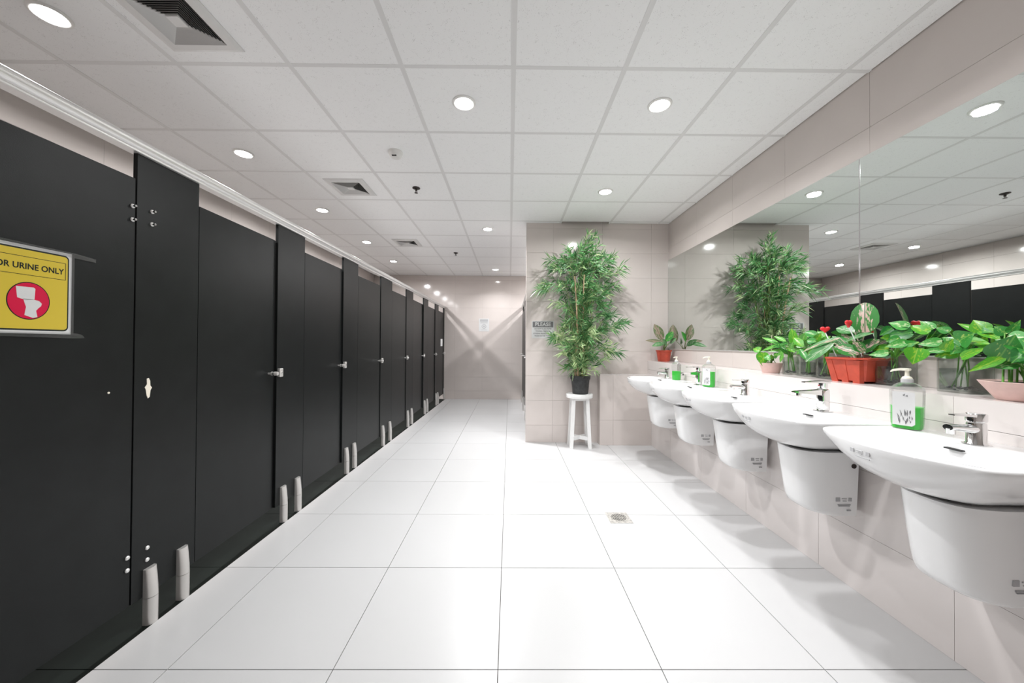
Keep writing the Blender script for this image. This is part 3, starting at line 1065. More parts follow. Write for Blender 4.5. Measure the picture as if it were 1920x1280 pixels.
def stub_faucet(parent):
    f = obj('faucet', MB().lathe([(0.027, 0.0), (0.027, 0.004), (0.024, 0.008), (0.023, 0.070), (0.022, 0.074)], 28), 'chrome', parent, (-0.102, 0, 0), smooth=40)
    obj('base_plate', MB().lathe([(0.034, 0.0), (0.034, 0.003), (0.0, 0.004)], 28), 'chrome', f)
    rg = []
    for (x, w_, zc, hgt) in ((0.0, 0.020, 0.052, 0.034), (-0.035, 0.019, 0.054, 0.028), (-0.075, 0.016, 0.058, 0.022), (-0.098, 0.015, 0.058, 0.020)):
        rg.append([(x, w_ * math.cos(2 * math.pi * i / 14), zc + hgt / 2 * math.sin(2 * math.pi * i / 14)) for i in range(14)])
    obj('spout', MB().rings(rg), 'chrome', f, smooth=50)
    obj('aerator', MB().lathe([(0.011, 0.036), (0.012, 0.054)], 16, (-0.088, 0, 0)), 'chrome', f, smooth=40)
    obj('cap', MB().lathe([(0.021, 0.076), (0.025, 0.080), (0.025, 0.102), (0.022, 0.106), (0.0, 0.107)], 28), 'chrome', f, smooth=40)
    obj('lever', MB().rings([[(x, y, z) for (y, z) in ((-w, zb), (w, zb), (w, zt), (-w, zt))] for (x, w, zb, zt) in ((-0.015, 0.017, 0.094, 0.104), (-0.055, 0.014, 0.097, 0.103), (-0.085, 0.009, 0.099, 0.102))]), 'chrome', f)


BAS = [(1.215, 'white wall-hung basin nearest the camera, with a large soap bottle on it', 0),
       (1.814, 'white wall-hung basin in front of the large orange planter', 1),
       (2.413, 'middle white wall-hung basin of the five, without a soap bottle', 0),
       (3.012, 'white wall-hung basin second from the end wall, with a soap bottle', 1),
       (3.611, 'white wall-hung basin next to the end wall', 0)]
for (y, lab, style) in BAS:
    b = thing('wash_basin', lab, 'basin', (X_LEDGE, y, RIM), group='wall-hung wash basins')
    place('bowl', BOWL, None, b)
    place('half_pedestal', PED, None, b, (0, 0, -RIM))
    obj('overflow_slot', MB().cbox((-0.1785, 0, -0.0165), (0.016, 0.050, 0.005), 0.0018), 'black', b)
    obj('drain_plug', MB().lathe([(0.0, -0.117), (0.026, -0.117), (0.028, -0.113), (0.022, -0.109), (0.0, -0.108)], 24, (-0.29, 0, 0)), 'chrome', b, smooth=40)
    (slim_faucet if style else stub_faucet)(b)
    # printed stickers: near side of the pedestal, far front of the bowl
    st = MB()
    yy = -0.1130
    for (x, z, sw, sh) in ((-0.130, -0.395, 0.020, 0.018), (-0.100, -0.391, 0.022, 0.004), (-0.098, -0.402, 0.018, 0.003), (-0.072, -0.395, 0.014, 0.016), (-0.100, -0.420, 0.060, 0.004), (-0.100, -0.426, 0.052, 0.003), (-0.078, -0.446, 0.018, 0.006)):
        st.box((x, yy, z), (sw, 0.0040, sh))
    o = obj('printed_mark', st, 'print_light', b)
    o['kind'] = 'stuff'
    bt = obj('fixing_bolt', MB().lathe([(0.011, 0.0), (0.011, -0.004), (0.006, -0.006), (0.0, -0.006)], 16, (-0.060, -0.1185, -0.235), 'Y'), 'brass_dark', b, smooth=40)
    st = MB()
    for (v0, z, wd_, hh_) in ((0.050, -0.045, 0.014, 0.014), (0.022, -0.042, 0.024, 0.0030), (0.022, -0.050, 0.020, 0.0025), (-0.008, -0.045, 0.012, 0.014), (0.010, -0.062, 0.050, 0.0030)):
        u0, u1 = basin_front(v0 + wd_ / 2), basin_front(v0 - wd_ / 2)
        ns = math.atan2(u1 - u0, wd_)
        R = Matrix.Rotation(-ns, 3, 'Z')
        st.box((-(basin_front(v0) - 0.0020), v0, z + 0.012), (0.0030, wd_, hh_), R)
    o = obj('printed_mark', st, 'sign_grey', b)
    o['kind'] = 'stuff'


# ------------------------------------------------------------------ soap bottles
def soap_bottle(x, y, z, rot, label, fill, sc=1.0, panel=True):
    r = thing('soap_bottle', label, 'soap bottle', (x, y, z), rot, 'pump soap bottles on the basins')

    def sec(w, d, zz, c=0.012):
        w, d, c, zz = w * sc / 2, d * sc / 2, c * sc, zz * sc
        return [(-w + c, -d, zz), (w - c, -d, zz), (w, -d + c, zz), (w, d - c, zz), (w - c, d, zz), (-w + c, d, zz), (-w, d - c, zz), (-w, -d + c, zz)]
    S = [(0.074, 0.050, 0.0), (0.084, 0.058, 0.004), (0.088, 0.062, 0.05), (0.092, 0.064, 0.155), (0.090, 0.062, 0.163), (0.060, 0.050, 0.180), (0.036, 0.036, 0.186)]
    obj('bottle', MB().rings([sec(*a) for a in S], True, True), 'bottle', r)
    top = 0.004 + fill
    obj('soap', MB().rings([sec(0.078, 0.052, 0.003), sec(0.081, 0.055, 0.02), sec(0.083, 0.057, top)]), 'soap_green', r)
    obj('collar', MB().lathe([(0.018 * sc, 0.186 * sc), (0.018 * sc, 0.200 * sc), (0.015 * sc, 0.202 * sc)], 20), 'sign_grey', r, smooth=40)
    pm = obj('pump', MB().lathe([(0.016 * sc, 0.202 * sc), (0.014 * sc, 0.208 * sc), (0.007 * sc, 0.212 * sc), (0.006 * sc, 0.232 * sc), (0.012 * sc, 0.236 * sc), (0.012 * sc, 0.242 * sc), (0.0, 0.244 * sc)], 20), 'cream_plastic', r, smooth=40)
    obj('nozzle', MB().rings([[(xx * sc, yy_ * sc, zz * sc) for (yy_, zz) in ((-w, zb), (w, zb), (w, zt), (-w, zt))] for (xx, w, zb, zt) in ((0.008, 0.010, 0.233, 0.243), (-0.020, 0.009, 0.234, 0.243), (-0.040, 0.006, 0.229, 0.238), (-0.048, 0.005, 0.226, 0.230))]), 'cream_plastic', pm)
    if panel:
        lb = obj('label_panel', MB().prism([(-0.034, 0.016), (0.022, 0.016), (0.031, 0.024), (0.031, 0.150), (-0.034, 0.150)], 'Y', -0.0335, -0.0325), 'sign_white', r)
        lb.location = (0.002, 0, 0)
        art = MB()
        rr = random.Random(3)
        for k in range(16):
            xx = rr.uniform(-0.030, 0.024)
            zz = rr.uniform(0.03, 0.07)
            a = rr.uniform(-0.4, 0.2)
            hgt = rr.uniform(0.010, 0.026)
            dx, dz = math.sin(a) * hgt, math.cos(a) * hgt
            art.prism([(xx, zz - hgt * 0.5), (xx + 0.003, zz), (xx + dx, zz + dz * 0.6), (xx - 0.001, zz + 0.002)], 'Y', -0.0343, -0.0336)
        art.prism([(-0.004, 0.137), (0.003, 0.143), (0.001, 0.133)], 'Y', -0.0343, -0.0336).prism([(0.004, 0.134), (0.010, 0.139), (0.011, 0.132)], 'Y', -0.0343, -0.0336)
        o = obj('label_print', art, 'print_grey', lb)
        o['kind'] = 'stuff'
    return r


soap_bottle(1.607, 1.445, RIM, math.radians(-66), 'large green soap bottle with a printed panel, on the nearest basin', 0.086, 1.0)
soap_bottle(1.600, 2.880, RIM, math.radians(-62), 'green soap bottle with a pale label, on the second basin from the end wall', 0.118, 1.0)
soap_bottle(1.600, 3.440, RIM, math.radians(-80), 'green soap bottle without a label, on the basin next to the end wall', 0.088, 0.92, False)

# ------------------------------------------------------------------ stool and bamboo
SX, SYY = 0.822, 4.215
st = thing('plant_stool', 'white round wooden stool under the potted bamboo', 'stool', (SX, SYY, 0))
obj('seat', MB().lathe([(0.0, 0.572), (0.146, 0.572), (0.152, 0.576), (0.154, 0.590), (0.154, 0.612), (0.150, 0.618), (0.0, 0.618)], 48), 'white_paint', st, smooth=40)
LEGT, LEGB = 0.078, 0.098
for (sx, sy) in ((-1, -1), (1, -1), (-1, 1), (1, 1)):
    t = Vector((sx * LEGT, sy * LEGT * 0.8, 0.573))
    bt = Vector((sx * LEGB * 1.08, sy * LEGB * 0.8, 0.0))
    rg = []
    for (c, hwid) in ((bt, 0.019), (t, 0.020)):
        rg.append([(c.x + i * hwid, c.y + j * hwid, c.z) for (i, j) in ((-1, -1), (1, -1), (1, 1), (-1, 1))])
    obj('leg', MB().rings(rg), 'white_paint', st)
for s_ in (1, -1):
    a = Vector((-0.094, -0.075 * s_, 0.11))
    b_ = Vector((0.094, 0.075 * s_, 0.11))
    dirv = (b_ - a).normalized()
    nrm = Vector((-dirv.y, dirv.x, 0)) * 0.011
    zz = 0.0 if s_ == 1 else 0.0005
    obj('stretcher', MB().rings([[p - nrm + Vector((0, 0, -0.020 + zz)), p + nrm + Vector((0, 0, -0.020 + zz)), p + nrm + Vector((0, 0, 0.020 + zz)), p - nrm + Vector((0, 0, 0.020 + zz))] for p in (a, b_)]), 'white_paint', st)
obj('apron', MB().lathe([(0.108, 0.548), (0.108, 0.572), (0.090, 0.572), (0.090, 0.548)], 40), 'white_paint', st)

PB = Vector((SX + 0.010, SYY + 0.0, 0.618))
bam = thing('potted_bamboo', 'tall leafy bamboo in a black nursery pot on the white stool', 'potted plant', PB)
obj('pot', MB().lathe([(0.0, 0.0), (0.086, 0.0), (0.090, 0.004), (0.106, 0.165), (0.112, 0.168), (0.116, 0.172), (0.118, 0.212), (0.112, 0.214), (0.107, 0.19), (0.0, 0.19)], 40), 'black_pot', bam, smooth=40)
obj('soil', MB().lathe([(0.0, 0.188), (0.104, 0.188), (0.104, 0.196), (0.06, 0.202), (0.0, 0.204)], 28), 'soil', bam)
rb = random.Random(21)
# stout canes that show between the leaves
for (x0, y0, x1, y1, z1, rr) in ((-0.035, -0.06, -0.105, -0.20, 1.34, 0.011), (-0.062, -0.05, -0.075, -0.10, 0.95, 0.008), (0.010, -0.05, 0.008, -0.18, 1.36, 0.009), (0.035, 0.0, 0.06, -0.01, 1.15, 0.007), (0.055, -0.03, 0.12, -0.05, 0.9, 0.006)):
    pts, rs = [], []
    for k in range(13):
        t = k / 12
        pts.append((x0 + (x1 - x0) * t + 0.008 * math.sin(5 * t + x0 * 40), y0 + (y1 - y0) * t, 0.19 + (z1 - 0.19) * t))
        rs.append(rr * (1 - 0.35 * t) * (1.12 if k % 3 == 0 else 1.0))
    obj('cane', MB().tube(pts, rs, 8), 'cane', bam, smooth=60)

# leaf sprays fill the outline seen in the photograph: height -> (left, right) reach in metres from the pot
ENV = [(0.28, -0.10, 0.10), (0.40, -0.20, 0.22), (0.50, -0.18, 0.32), (0.60, -0.30, 0.34), (0.72, -0.25, 0.30), (0.82, -0.22, 0.52), (0.95, -0.26, 0.38), (1.08, -0.34, 0.30), (1.22, -0.46, 0.30), (1.34, -0.40, 0.34), (1.44, -0.30, 0.36), (1.54, -0.34, 0.42), (1.62, -0.28, 0.30), (1.68, -0.12, 0.14)]


def reach(z):
    for i in range(len(ENV) - 1):
        a, b = ENV[i], ENV[i + 1]
        if a[0] <= z <= b[0]:
            t = (z - a[0]) / (b[0] - a[0])
            return a[1] + (b[1] - a[1]) * t, a[2] + (b[2] - a[2]) * t
    return -0.08, 0.08


fol, hues = MB(), []
twig = MB()


def blade(p, d, L, Wd, hue):
    d = d.normalized()
    side = d.cross(Vector((rb.uniform(-.6, .6), -1, rb.uniform(-.3, .8)))).normalized()
    up = side.cross(d).normalized()
    m1 = p + d * L * 0.35 - Vector((0, 0, L * 0.02))
    tip = p + d * L - Vector((0, 0, L * 0.16))
    vs = [p, m1 + side * Wd, m1 + up * Wd * 0.35, m1 - side * Wd, tip]
    for v in vs:
        if PB.y + v.y > Y_END - 0.012:
            v.y = Y_END - 0.012 - PB.y - rb.random() * 0.01
    fol.add(vs, [(0, 2, 1), (0, 3, 2), (1, 2, 4), (2, 3, 4)])
    hues.extend([hue] * 5)


def spray(p, d, n, hue):
    """A twig with paired lance leaves."""
    q = p.copy()
    pts = [q.copy()]
    dd = d.normalized()
    for k in range(4):
        q = q + dd * 0.035
        dd = (dd + Vector((rb.uniform(-.15, .15), rb.uniform(-.15, .15), -0.10))).normalized()
        pts.append(q.copy())
    for v in pts:
        v.y = min(v.y, Y_END - 0.015 - PB.y)
    twig.tube(pts, 0.0012, 3)
    for k in range(n):
        t = rb.uniform(0.25, 1.0)
        i = min(3, int(t * 4))
        b_ = pts[i].lerp(pts[i + 1], t * 4 - i)
        a = rb.choice((-1, 1)) * rb.uniform(0.3, 1.0)
        ax = Vector((rb.uniform(-.3, .3), -1, rb.uniform(-.3, .3))).normalized()
        ld = Matrix.Rotation(a, 3, ax) @ dd
        ld = (ld + Vector((0, rb.uniform(-.5, .3), rb.uniform(-.35, .25)))).normalized()
        blade(b_, ld, rb.uniform(0.08, 0.145), rb.uniform(0.0042, 0.0070), min(1, max(0, hue + rb.gauss(0, 0.16))))


for k in range(430):
    z = 0.24 + 1.42 * (rb.random() ** 0.92)
    l, r_ = reach(z)
    s_ = rb.uniform(-1, 1)
    s_ = math.copysign(abs(s_) ** 1.9, s_)
    x = (-l * s_ if s_ < 0 else r_ * s_) * 0.86
    x = s_ * (-l if s_ < 0 else r_) * 0.86
    y = rb.uniform(-0.22, 0.12) * (1 - 0.4 * abs(s_))
    d = Vector((x * 2.2 + rb.uniform(-.35, .35), rb.uniform(-.6, .3), rb.uniform(0.1, 0.9)))
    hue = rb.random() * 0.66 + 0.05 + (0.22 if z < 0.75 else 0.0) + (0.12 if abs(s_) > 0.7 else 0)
    spray(Vector((x - d.x * 0.05, y, z - 0.05)), d, rb.randint(8, 13), hue)
for (x, z, dx) in ((0.38, 1.40, 0.5), (0.36, 1.22, 0.7), (0.40, 0.80, 0.9), (-0.42, 1.20, -0.9), (-0.28, 1.53, -0.6), (0.02, 1.63, 0.05), (0.30, 0.46, 0.9), (-0.26, 0.58, -0.6), (0.05, 1.70, 0.1)):
    for j in range(3):
        spray(Vector((x * 0.85 + rb.uniform(-.04, .04), rb.uniform(-.14, .02), z + rb.uniform(-.04, .04))), Vector((dx, rb.uniform(-.3, .1), 0.35)), 9, rb.uniform(0.3, 0.7))
me = fol.mesh('foliage')
at = me.attributes.new('hue', 'FLOAT', 'POINT')
at.data.foreach_set('value', hues)
me.materials.append(MATS['bamboo_foliage'])
o = place('foliage', me, None, bam)
o['kind'] = 'stuff'
for k in range(46):
    a = rb.uniform(0, 2 * math.pi)
    x0, y0 = 0.07 * math.cos(a), 0.07 * math.sin(a)
    z1 = rb.uniform(0.7, 1.62)
    l, r_ = reach(min(z1, 1.6))
    x1 = rb.uniform(l, r_) * 0.62
    y1 = rb.uniform(-0.18, 0.10)
    twig.tube([(x0 + (x1 - x0) * t ** 1.6, y0 + (y1 - y0) * t, 0.19 + (z1 - 0.19) * t) for t in (0, .25, .5, .75, 1)], 0.0024, 4)
o = obj('stems', twig, 'thin_stem', bam)
o['kind'] = 'stuff'


# ------------------------------------------------------------------ plants on the ledge
def leaf_mesh(base, tip, width, shape='heart', fold=0.25, droop=0.12, face=None):
    """Leaf blade from base to tip (points in the parent's frame); face = rough direction the blade looks to."""
    base, tip = Vector(base), Vector(tip)
    d = tip - base
    L = d.length
    d.normalize()
    face = Vector(face if face else (-0.7, -0.7, 0.35)).normalized()
    side = d.cross(face)
    if side.length < 0.05:
        side = d.cross(Vector((0, 0, 1)))
    side.normalize()
    up = side.cross(d).normalized()
    prof = {'heart': [(-0.10, 0.0), (-0.13, 0.34), (-0.06, 0.72), (0.08, 0.96), (0.25, 1.0), (0.45, 0.86), (0.65, 0.60), (0.84, 0.26), (1.0, 0.0)],
            'oval': [(0.0, 0.0), (0.06, 0.38), (0.16, 0.66), (0.32, 0.92), (0.50, 1.0), (0.68, 0.86), (0.82, 0.58), (0.93, 0.26), (1.0, 0.0)],
            'round': [(-0.02, 0.0), (-0.01, 0.42), (0.10, 0.76), (0.28, 0.98), (0.48, 1.0), (0.68, 0.90), (0.84, 0.66), (0.95, 0.34), (1.0, 0.0)],
            'lance': [(0.0, 0.0), (0.08, 0.45), (0.2, 0.8), (0.35, 1.0), (0.52, 0.92), (0.68, 0.68), (0.82, 0.4), (0.93, 0.17), (1.0, 0.0)]}[shape]
    mb = MB()
    uvs = []
    cols = (-1.0, -0.5, 0.0, 0.5, 1.0)
    for (t, w_) in prof:
        tc_ = max(0.0, t) if shape == 'heart' else t
        for c in cols:
            cen = t if c else tc_
            ww = w_ * width / 2 * c
            p = base + d * (cen * L) + side * ww
            p += up * (abs(ww) * fold - droop * L * (cen ** 2) + droop * L * 0.5 * cen)
            mb.v.append(p)
            uvs.append((0.5 + 0.5 * c * w_, max(0, t)))
    n = len(cols)
    for i in range(len(prof) - 1):
        for j in range(n - 1):
            mb.f.append((i * n + j, i * n + j + 1, (i + 1) * n + j + 1, (i + 1) * n + j))
    me = bpy.data.meshes.new('leaf')
    me.from_pydata([tuple(p) for p in mb.v], [], mb.f)
    uvl = me.uv_layers.new(name='UVMap')
    for lp in me.loops:
        uvl.data[lp.index].uv = uvs[lp.vertex_index]
    me.polygons.foreach_set('use_smooth', [True] * len(me.polygons))
    me.update()
    return me


def add_leaf(root, foot, base, tip, width, mat, shape='heart', stem_r=0.0022, stem='leaf_stem', face=None, droop=0.12, fold=0.22):
    """base, tip, foot in world space; the stem runs from the foot to the blade."""
    o0 = root.location
    b, t, f = Vector(base) - o0, Vector(tip) - o0, Vector(foot) - o0
    lf = place('leaf', leaf_mesh(b, t, width, shape, fold, droop, face), mat, root)
    mid = f.lerp(b, 0.55) + Vector((0, 0, 0.018))
    obj('leaf_stem', MB().tube([f, f.lerp(mid, 0.5) + Vector((0, 0, 0.006)), mid, b], [stem_r * 1.2, stem_r * 1.1, stem_r, stem_r * 0.8], 6), stem, lf, smooth=60)
    return lf


def glass_jar(root, w, h, water, round_=False, wall_t=0.003, pebbles=True, seed=0):
    def sec(half, z, n=5):
        if round_:
            return [(half * math.cos(2 * math.pi * i / 28), half * math.sin(2 * math.pi * i / 28), z) for i in range(28)]
        pts = []
        r = half * 0.18
        for (cx_, cy_, a0) in ((1, 1, 0), (-1, 1, 90), (-1, -1, 180), (1, -1, 270)):
            for i in range(n + 1):
                a = math.radians(a0 + 90 * i / n)
                pts.append((cx_ * (half - r) + r * math.cos(a), cy_ * (half - r) + r * math.sin(a), z))
        return pts
    hf = w / 2
    obj('jar', MB().rings([sec(hf - 0.002, 0.0), sec(hf, 0.003), sec(hf, h), sec(hf - wall_t, h), sec(hf - wall_t, 0.010), sec(hf - wall_t - 0.002, 0.008)]), 'glass', root, smooth=40)
    obj('water', MB().rings([sec(hf - wall_t - 0.001, 0.0085), sec(hf - wall_t - 0.001, water)]), 'water', root, smooth=40)
    if pebbles:
        rp = random.Random(seed)
        mb = MB()
        for k in range(26):
            a, q = rp.uniform(0, 6.28), (hf - 0.012) * math.sqrt(rp.random())
            s_ = rp.uniform(0.004, 0.008)
            mb.lathe([(0.0, -s_ * 0.6), (s_ * 0.9, -s_ * 0.25), (s_, 0.0), (s_ * 0.8, s_ * 0.35), (0.0, s_ * 0.6)], 7, (q * math.cos(a), q * math.sin(a), 0.013 + rp.random() * 0.012))
        o = obj('pebbles', mb, 'pebble', root)
        o['kind'] = 'stuff'
    return root


def roots(root, n, h, spread, mat='leaf_stem', seed=1, r=0.0022):
    rr = random.Random(seed)
    for k in range(n):
        a = rr.uniform(0, 6.28)
        p0 = Vector((spread * math.cos(a), spread * math.sin(a), 0.02))
        a2 = a + rr.uniform(1.5, 4.0)
        p1 = Vector((spread * 0.5 * math.cos(a2), spread * 0.5 * math.sin(a2), h))
        obj('cut_stem', MB().tube([p0, p0.lerp(p1, 0.5) + Vector((rr.uniform(-.006, .006), rr.uniform(-.006, .006), 0)), p1], r, 6), mat, root, smooth=60)


def fill_leaves(root, foot, n, r, z0, z1, L, Wd, mats, shape, seed):
    """Smaller leaves that close the plant between its main ones."""
    rr = random.Random(seed)
    for k in range(n):
        a = rr.uniform(0, 2 * math.pi)
        q = r * rr.uniform(0.2, 1.0)
        b = Vector((root.location.x + q * math.cos(a) * 0.7, root.location.y + q * math.sin(a), 1.0 + rr.uniform(z0, z1)))
        b.x = min(b.x, 1.915)
        l = L * rr.uniform(0.75, 1.2)
        t = b + Vector((math.cos(a) * 0.8 - 0.25, math.sin(a), rr.uniform(-0.5, 0.6))).normalized() * l
        t.x = min(t.x, 1.922)
        add_leaf(root, foot, b, t, Wd * rr.uniform(0.8, 1.2), rr.choice(mats), shape, 0.0017)


LZ = 1.0
P = ray_at

# 1 small orange pot next to the end wall
c = Vector((1.815, 4.225, LZ))
pl = thing('potted_plant', 'dark-leaved plant in a small orange pot at the end of the ledge', 'potted plant', c, 0, 'plants on the ledge')
obj('pot', MB().lathe([(0.0, 0.004), (0.058, 0.004), (0.062, 0.0), (0.066, 0.010), (0.080, 0.115), (0.088, 0.118), (0.090, 0.130), (0.084, 0.131), (0.078, 0.115), (0.0, 0.112)], 20), 'orange_pot', pl, smooth=30)
obj('soil', MB().lathe([(0.0, 0.110), (0.077, 0.110), (0.077, 0.116), (0.0, 0.120)], 20), 'soil', pl)
for (bx, by, tx, ty, Y0, Y1, w_, mat) in ((1242, 638, 1227, 607, 4.22, 4.24, 0.110, 'aglaonema_brown'), (1247, 642, 1210, 637, 4.20, 4.22, 0.050, 'aglaonema_brown'), (1246, 643, 1223, 648, 4.16, 4.08, 0.062, 'aglaonema_green'),
                                          (1249, 640, 1262, 621, 4.18, 4.14, 0.080, 'pothos_leaf'), (1257, 640, 1264, 606, 4.24, 4.24, 0.085, 'aglaonema_brown'), (1256, 643, 1268, 634, 4.20, 4.10, 0.060, 'aglaonema_green'), (1250, 648, 1243, 636, 4.16, 4.08, 0.060, 'aglaonema_green')):
    add_leaf(pl, c + Vector((0, 0, 0.115)), ray_at_y(bx, by, Y0), ray_at_y(tx, ty, Y1), w_, mat, 'oval', 0.003, 'thin_stem', face=(-0.3, -0.8, 0.5))

# 2 small pink pot with a heart-leaved vine
c = Vector((1.835, 2.515, LZ))
pl = thing('potted_plant', 'small pink pot with a trailing heart-leaved vine', 'potted plant', c, 0, 'plants on the ledge')
obj('pot', MB().lathe([(0.0, 0.0), (0.048, 0.0), (0.050, 0.003), (0.070, 0.070), (0.066, 0.070), (0.062, 0.058), (0.0, 0.056)], 36), 'pink_pot', pl, smooth=40)
obj('soil', MB().lathe([(0.0, 0.055), (0.061, 0.055), (0.061, 0.061), (0.0, 0.064)], 20), 'soil', pl)
ft = c + Vector((0, 0, 0.060))
for (bx, by, tx, ty, X, w_, mat) in ((1424, 657, 1411, 653, 1.81, 0.050, 'pothos_lime'), (1431, 663, 1430, 687, 1.775, 0.075, 'pothos_lime'), (1426, 665, 1419, 676, 1.79, 0.045, 'pothos_pale'), (1447, 672, 1446, 664, 1.82, 0.034, 'pothos_lime'),
                                     (1453, 668, 1461, 662, 1.86, 0.040, 'pothos_leaf'), (1437, 668, 1444, 676, 1.78, 0.040, 'pothos_pale'), (1421, 660, 1428, 650, 1.83, 0.035, 'pothos_lime')):
    add_leaf(pl, ft + Vector((rb.uniform(-.03, .03), rb.uniform(-.03, .03), 0)), P(bx, by, X), P(tx, ty, X - 0.005), w_, mat, 'heart', 0.0016)
obj('plant_stick', MB().tube([ft, P(1447, 628, 1.85) - Vector((0, 0, 0))], 0.0022, 6), 'pale_stem', pl).location = -c

# 3-5 three small glass jars
c = Vector((1.865, 2.375, LZ))
pl = thing('plant_jar', 'narrow-leaved bamboo shoots in a small glass jar beside the pink pot', 'plant jar', c, 0, 'plants in glass on the ledge')
glass_jar(pl, 0.092, 0.115, 0.085, True, seed=1)
roots(pl, 5, 0.16, 0.026, seed=4, r=0.003)
ft = c + Vector((0, 0, 0.10))
for (bx, by, tx, ty, X, w_, mat) in ((1462, 645, 1427, 631, 1.83, 0.030, 'lance_leaf'), (1474, 640, 1450, 629, 1.86, 0.030, 'lance_leaf'), (1463, 646, 1424, 658, 1.80, 0.026, 'lance_leaf'), (1480, 642, 1492, 617, 1.87, 0.028, 'lance_leaf'), (1472, 655, 1455, 668, 1.82, 0.026, 'lance_leaf'),
                                     (1476, 652, 1490, 660, 1.85, 0.024, 'pothos_lime'), (1479, 648, 1499, 640, 1.86, 0.026, 'lance_leaf'), (1470, 650, 1452, 645, 1.88, 0.026, 'pothos_leaf'), (1468, 662, 1462, 680, 1.80, 0.022, 'lance_leaf'), (1482, 655, 1487, 640, 1.84, 0.024, 'lance_leaf')):
    add_leaf(pl, ft, P(bx, by, X), P(tx, ty, X - 0.012), w_, mat, 'lance', 0.0018)
c = Vector((1.875, 2.245, LZ))
pl = thing('plant_jar', 'yellow-green broad leaves in the middle small glass jar', 'plant jar', c, 0, 'plants in glass on the ledge')
glass_jar(pl, 0.095, 0.125, 0.088, False, seed=2)
roots(pl, 4, 0.15, 0.026, seed=8, r=0.0035)
ft = c + Vector((0, 0, 0.11))
for (bx, by, tx, ty, X, w_, mat) in ((1491, 650, 1484, 615, 1.86, 0.050, 'pothos_lime'), (1506, 650, 1488, 632, 1.84, 0.048, 'pothos_lime'), (1507, 647, 1538, 626, 1.87, 0.044, 'pothos_leaf'), (1500, 654, 1514, 676, 1.80, 0.036, 'pothos_leaf'), (1498, 648, 1512, 622, 1.89, 0.046, 'lance_leaf')):
    add_leaf(pl, ft, P(bx, by, X), P(tx, ty, X - 0.012), w_, mat, 'oval', 0.0028)
c = Vector((1.865, 2.105, LZ))
pl = thing('plant_jar', 'thick green stalks in the small glass jar left of the orange planter', 'plant jar', c, 0, 'plants in glass on the ledge')
glass_jar(pl, 0.102, 0.125, 0.088, True, seed=3)
roots(pl, 6, 0.17, 0.028, seed=12, r=0.0050)
ft = c + Vector((0, 0, 0.12))
for (bx, by, tx, ty, X, w_, mat) in ((1524, 647, 1539, 624, 1.85, 0.042, 'pothos_lime'), (1536, 630, 1507, 622, 1.86, 0.048, 'pothos_leaf'), (1549, 634, 1532, 621, 1.88, 0.040, 'lance_leaf'), (1530, 640, 1512, 638, 1.82, 0.044, 'pothos_leaf'), (1540, 645, 1556, 630, 1.87, 0.040, 'lance_leaf'), (1530, 655, 1514, 668, 1.80, 0.034, 'lance_leaf')):
    add_leaf(pl, ft, P(bx, by, X), P(tx, ty, X - 0.012), w_, mat, 'oval', 0.0032)

# 6 large orange planter with variegated leaves
c = Vector((1.835, 1.885, LZ))
pl = thing('potted_plant', 'large orange ribbed planter with big pink-veined leaves', 'potted plant', c, 0, 'plants on the ledge')


def oct_sec(a, b, ch, z):
    return [(-a + ch, -b, z), (a - ch, -b, z), (a, -b + ch, z), (a, b - ch, z), (a - ch, b, z), (-a + ch, b, z), (-a, b - ch, z), (-a, -b + ch, z)]


obj('pot', MB().rings([oct_sec(0.064, 0.082, 0.024, 0.010), oct_sec(0.066, 0.084, 0.025, 0.012), oct_sec(0.084, 0.106, 0.030, 0.118), oct_sec(0.096, 0.119, 0.032, 0.120), oct_sec(0.097, 0.120, 0.032, 0.129), oct_sec(0.088, 0.110, 0.030, 0.130), oct_sec(0.080, 0.102, 0.028, 0.112), oct_sec(0.02, 0.02, 0.005, 0.110)]), 'orange_pot', pl)
for (sx, sy) in ((-1, -1), (-1, 1), (1, -1), (1, 1), (-1, 0), (1, 0)):
    w2 = 0.018
    obj('foot_rib', MB().rings([[(sx * (0.055 + k * 0.018) + i * 0.012, sy * (0.060 + k * 0.018) + j * w2, z) for (i, j) in ((-1, -1), (1, -1), (1, 1), (-1, 1))] for (k, z) in ((0, 0.0), (1, 0.117))]), 'orange_pot', pl)
obj('soil', MB().rings([oct_sec(0.080, 0.102, 0.028, 0.1115), oct_sec(0.078, 0.100, 0.028, 0.118)]), 'soil', pl)
ft = c + Vector((0, 0, 0.115))
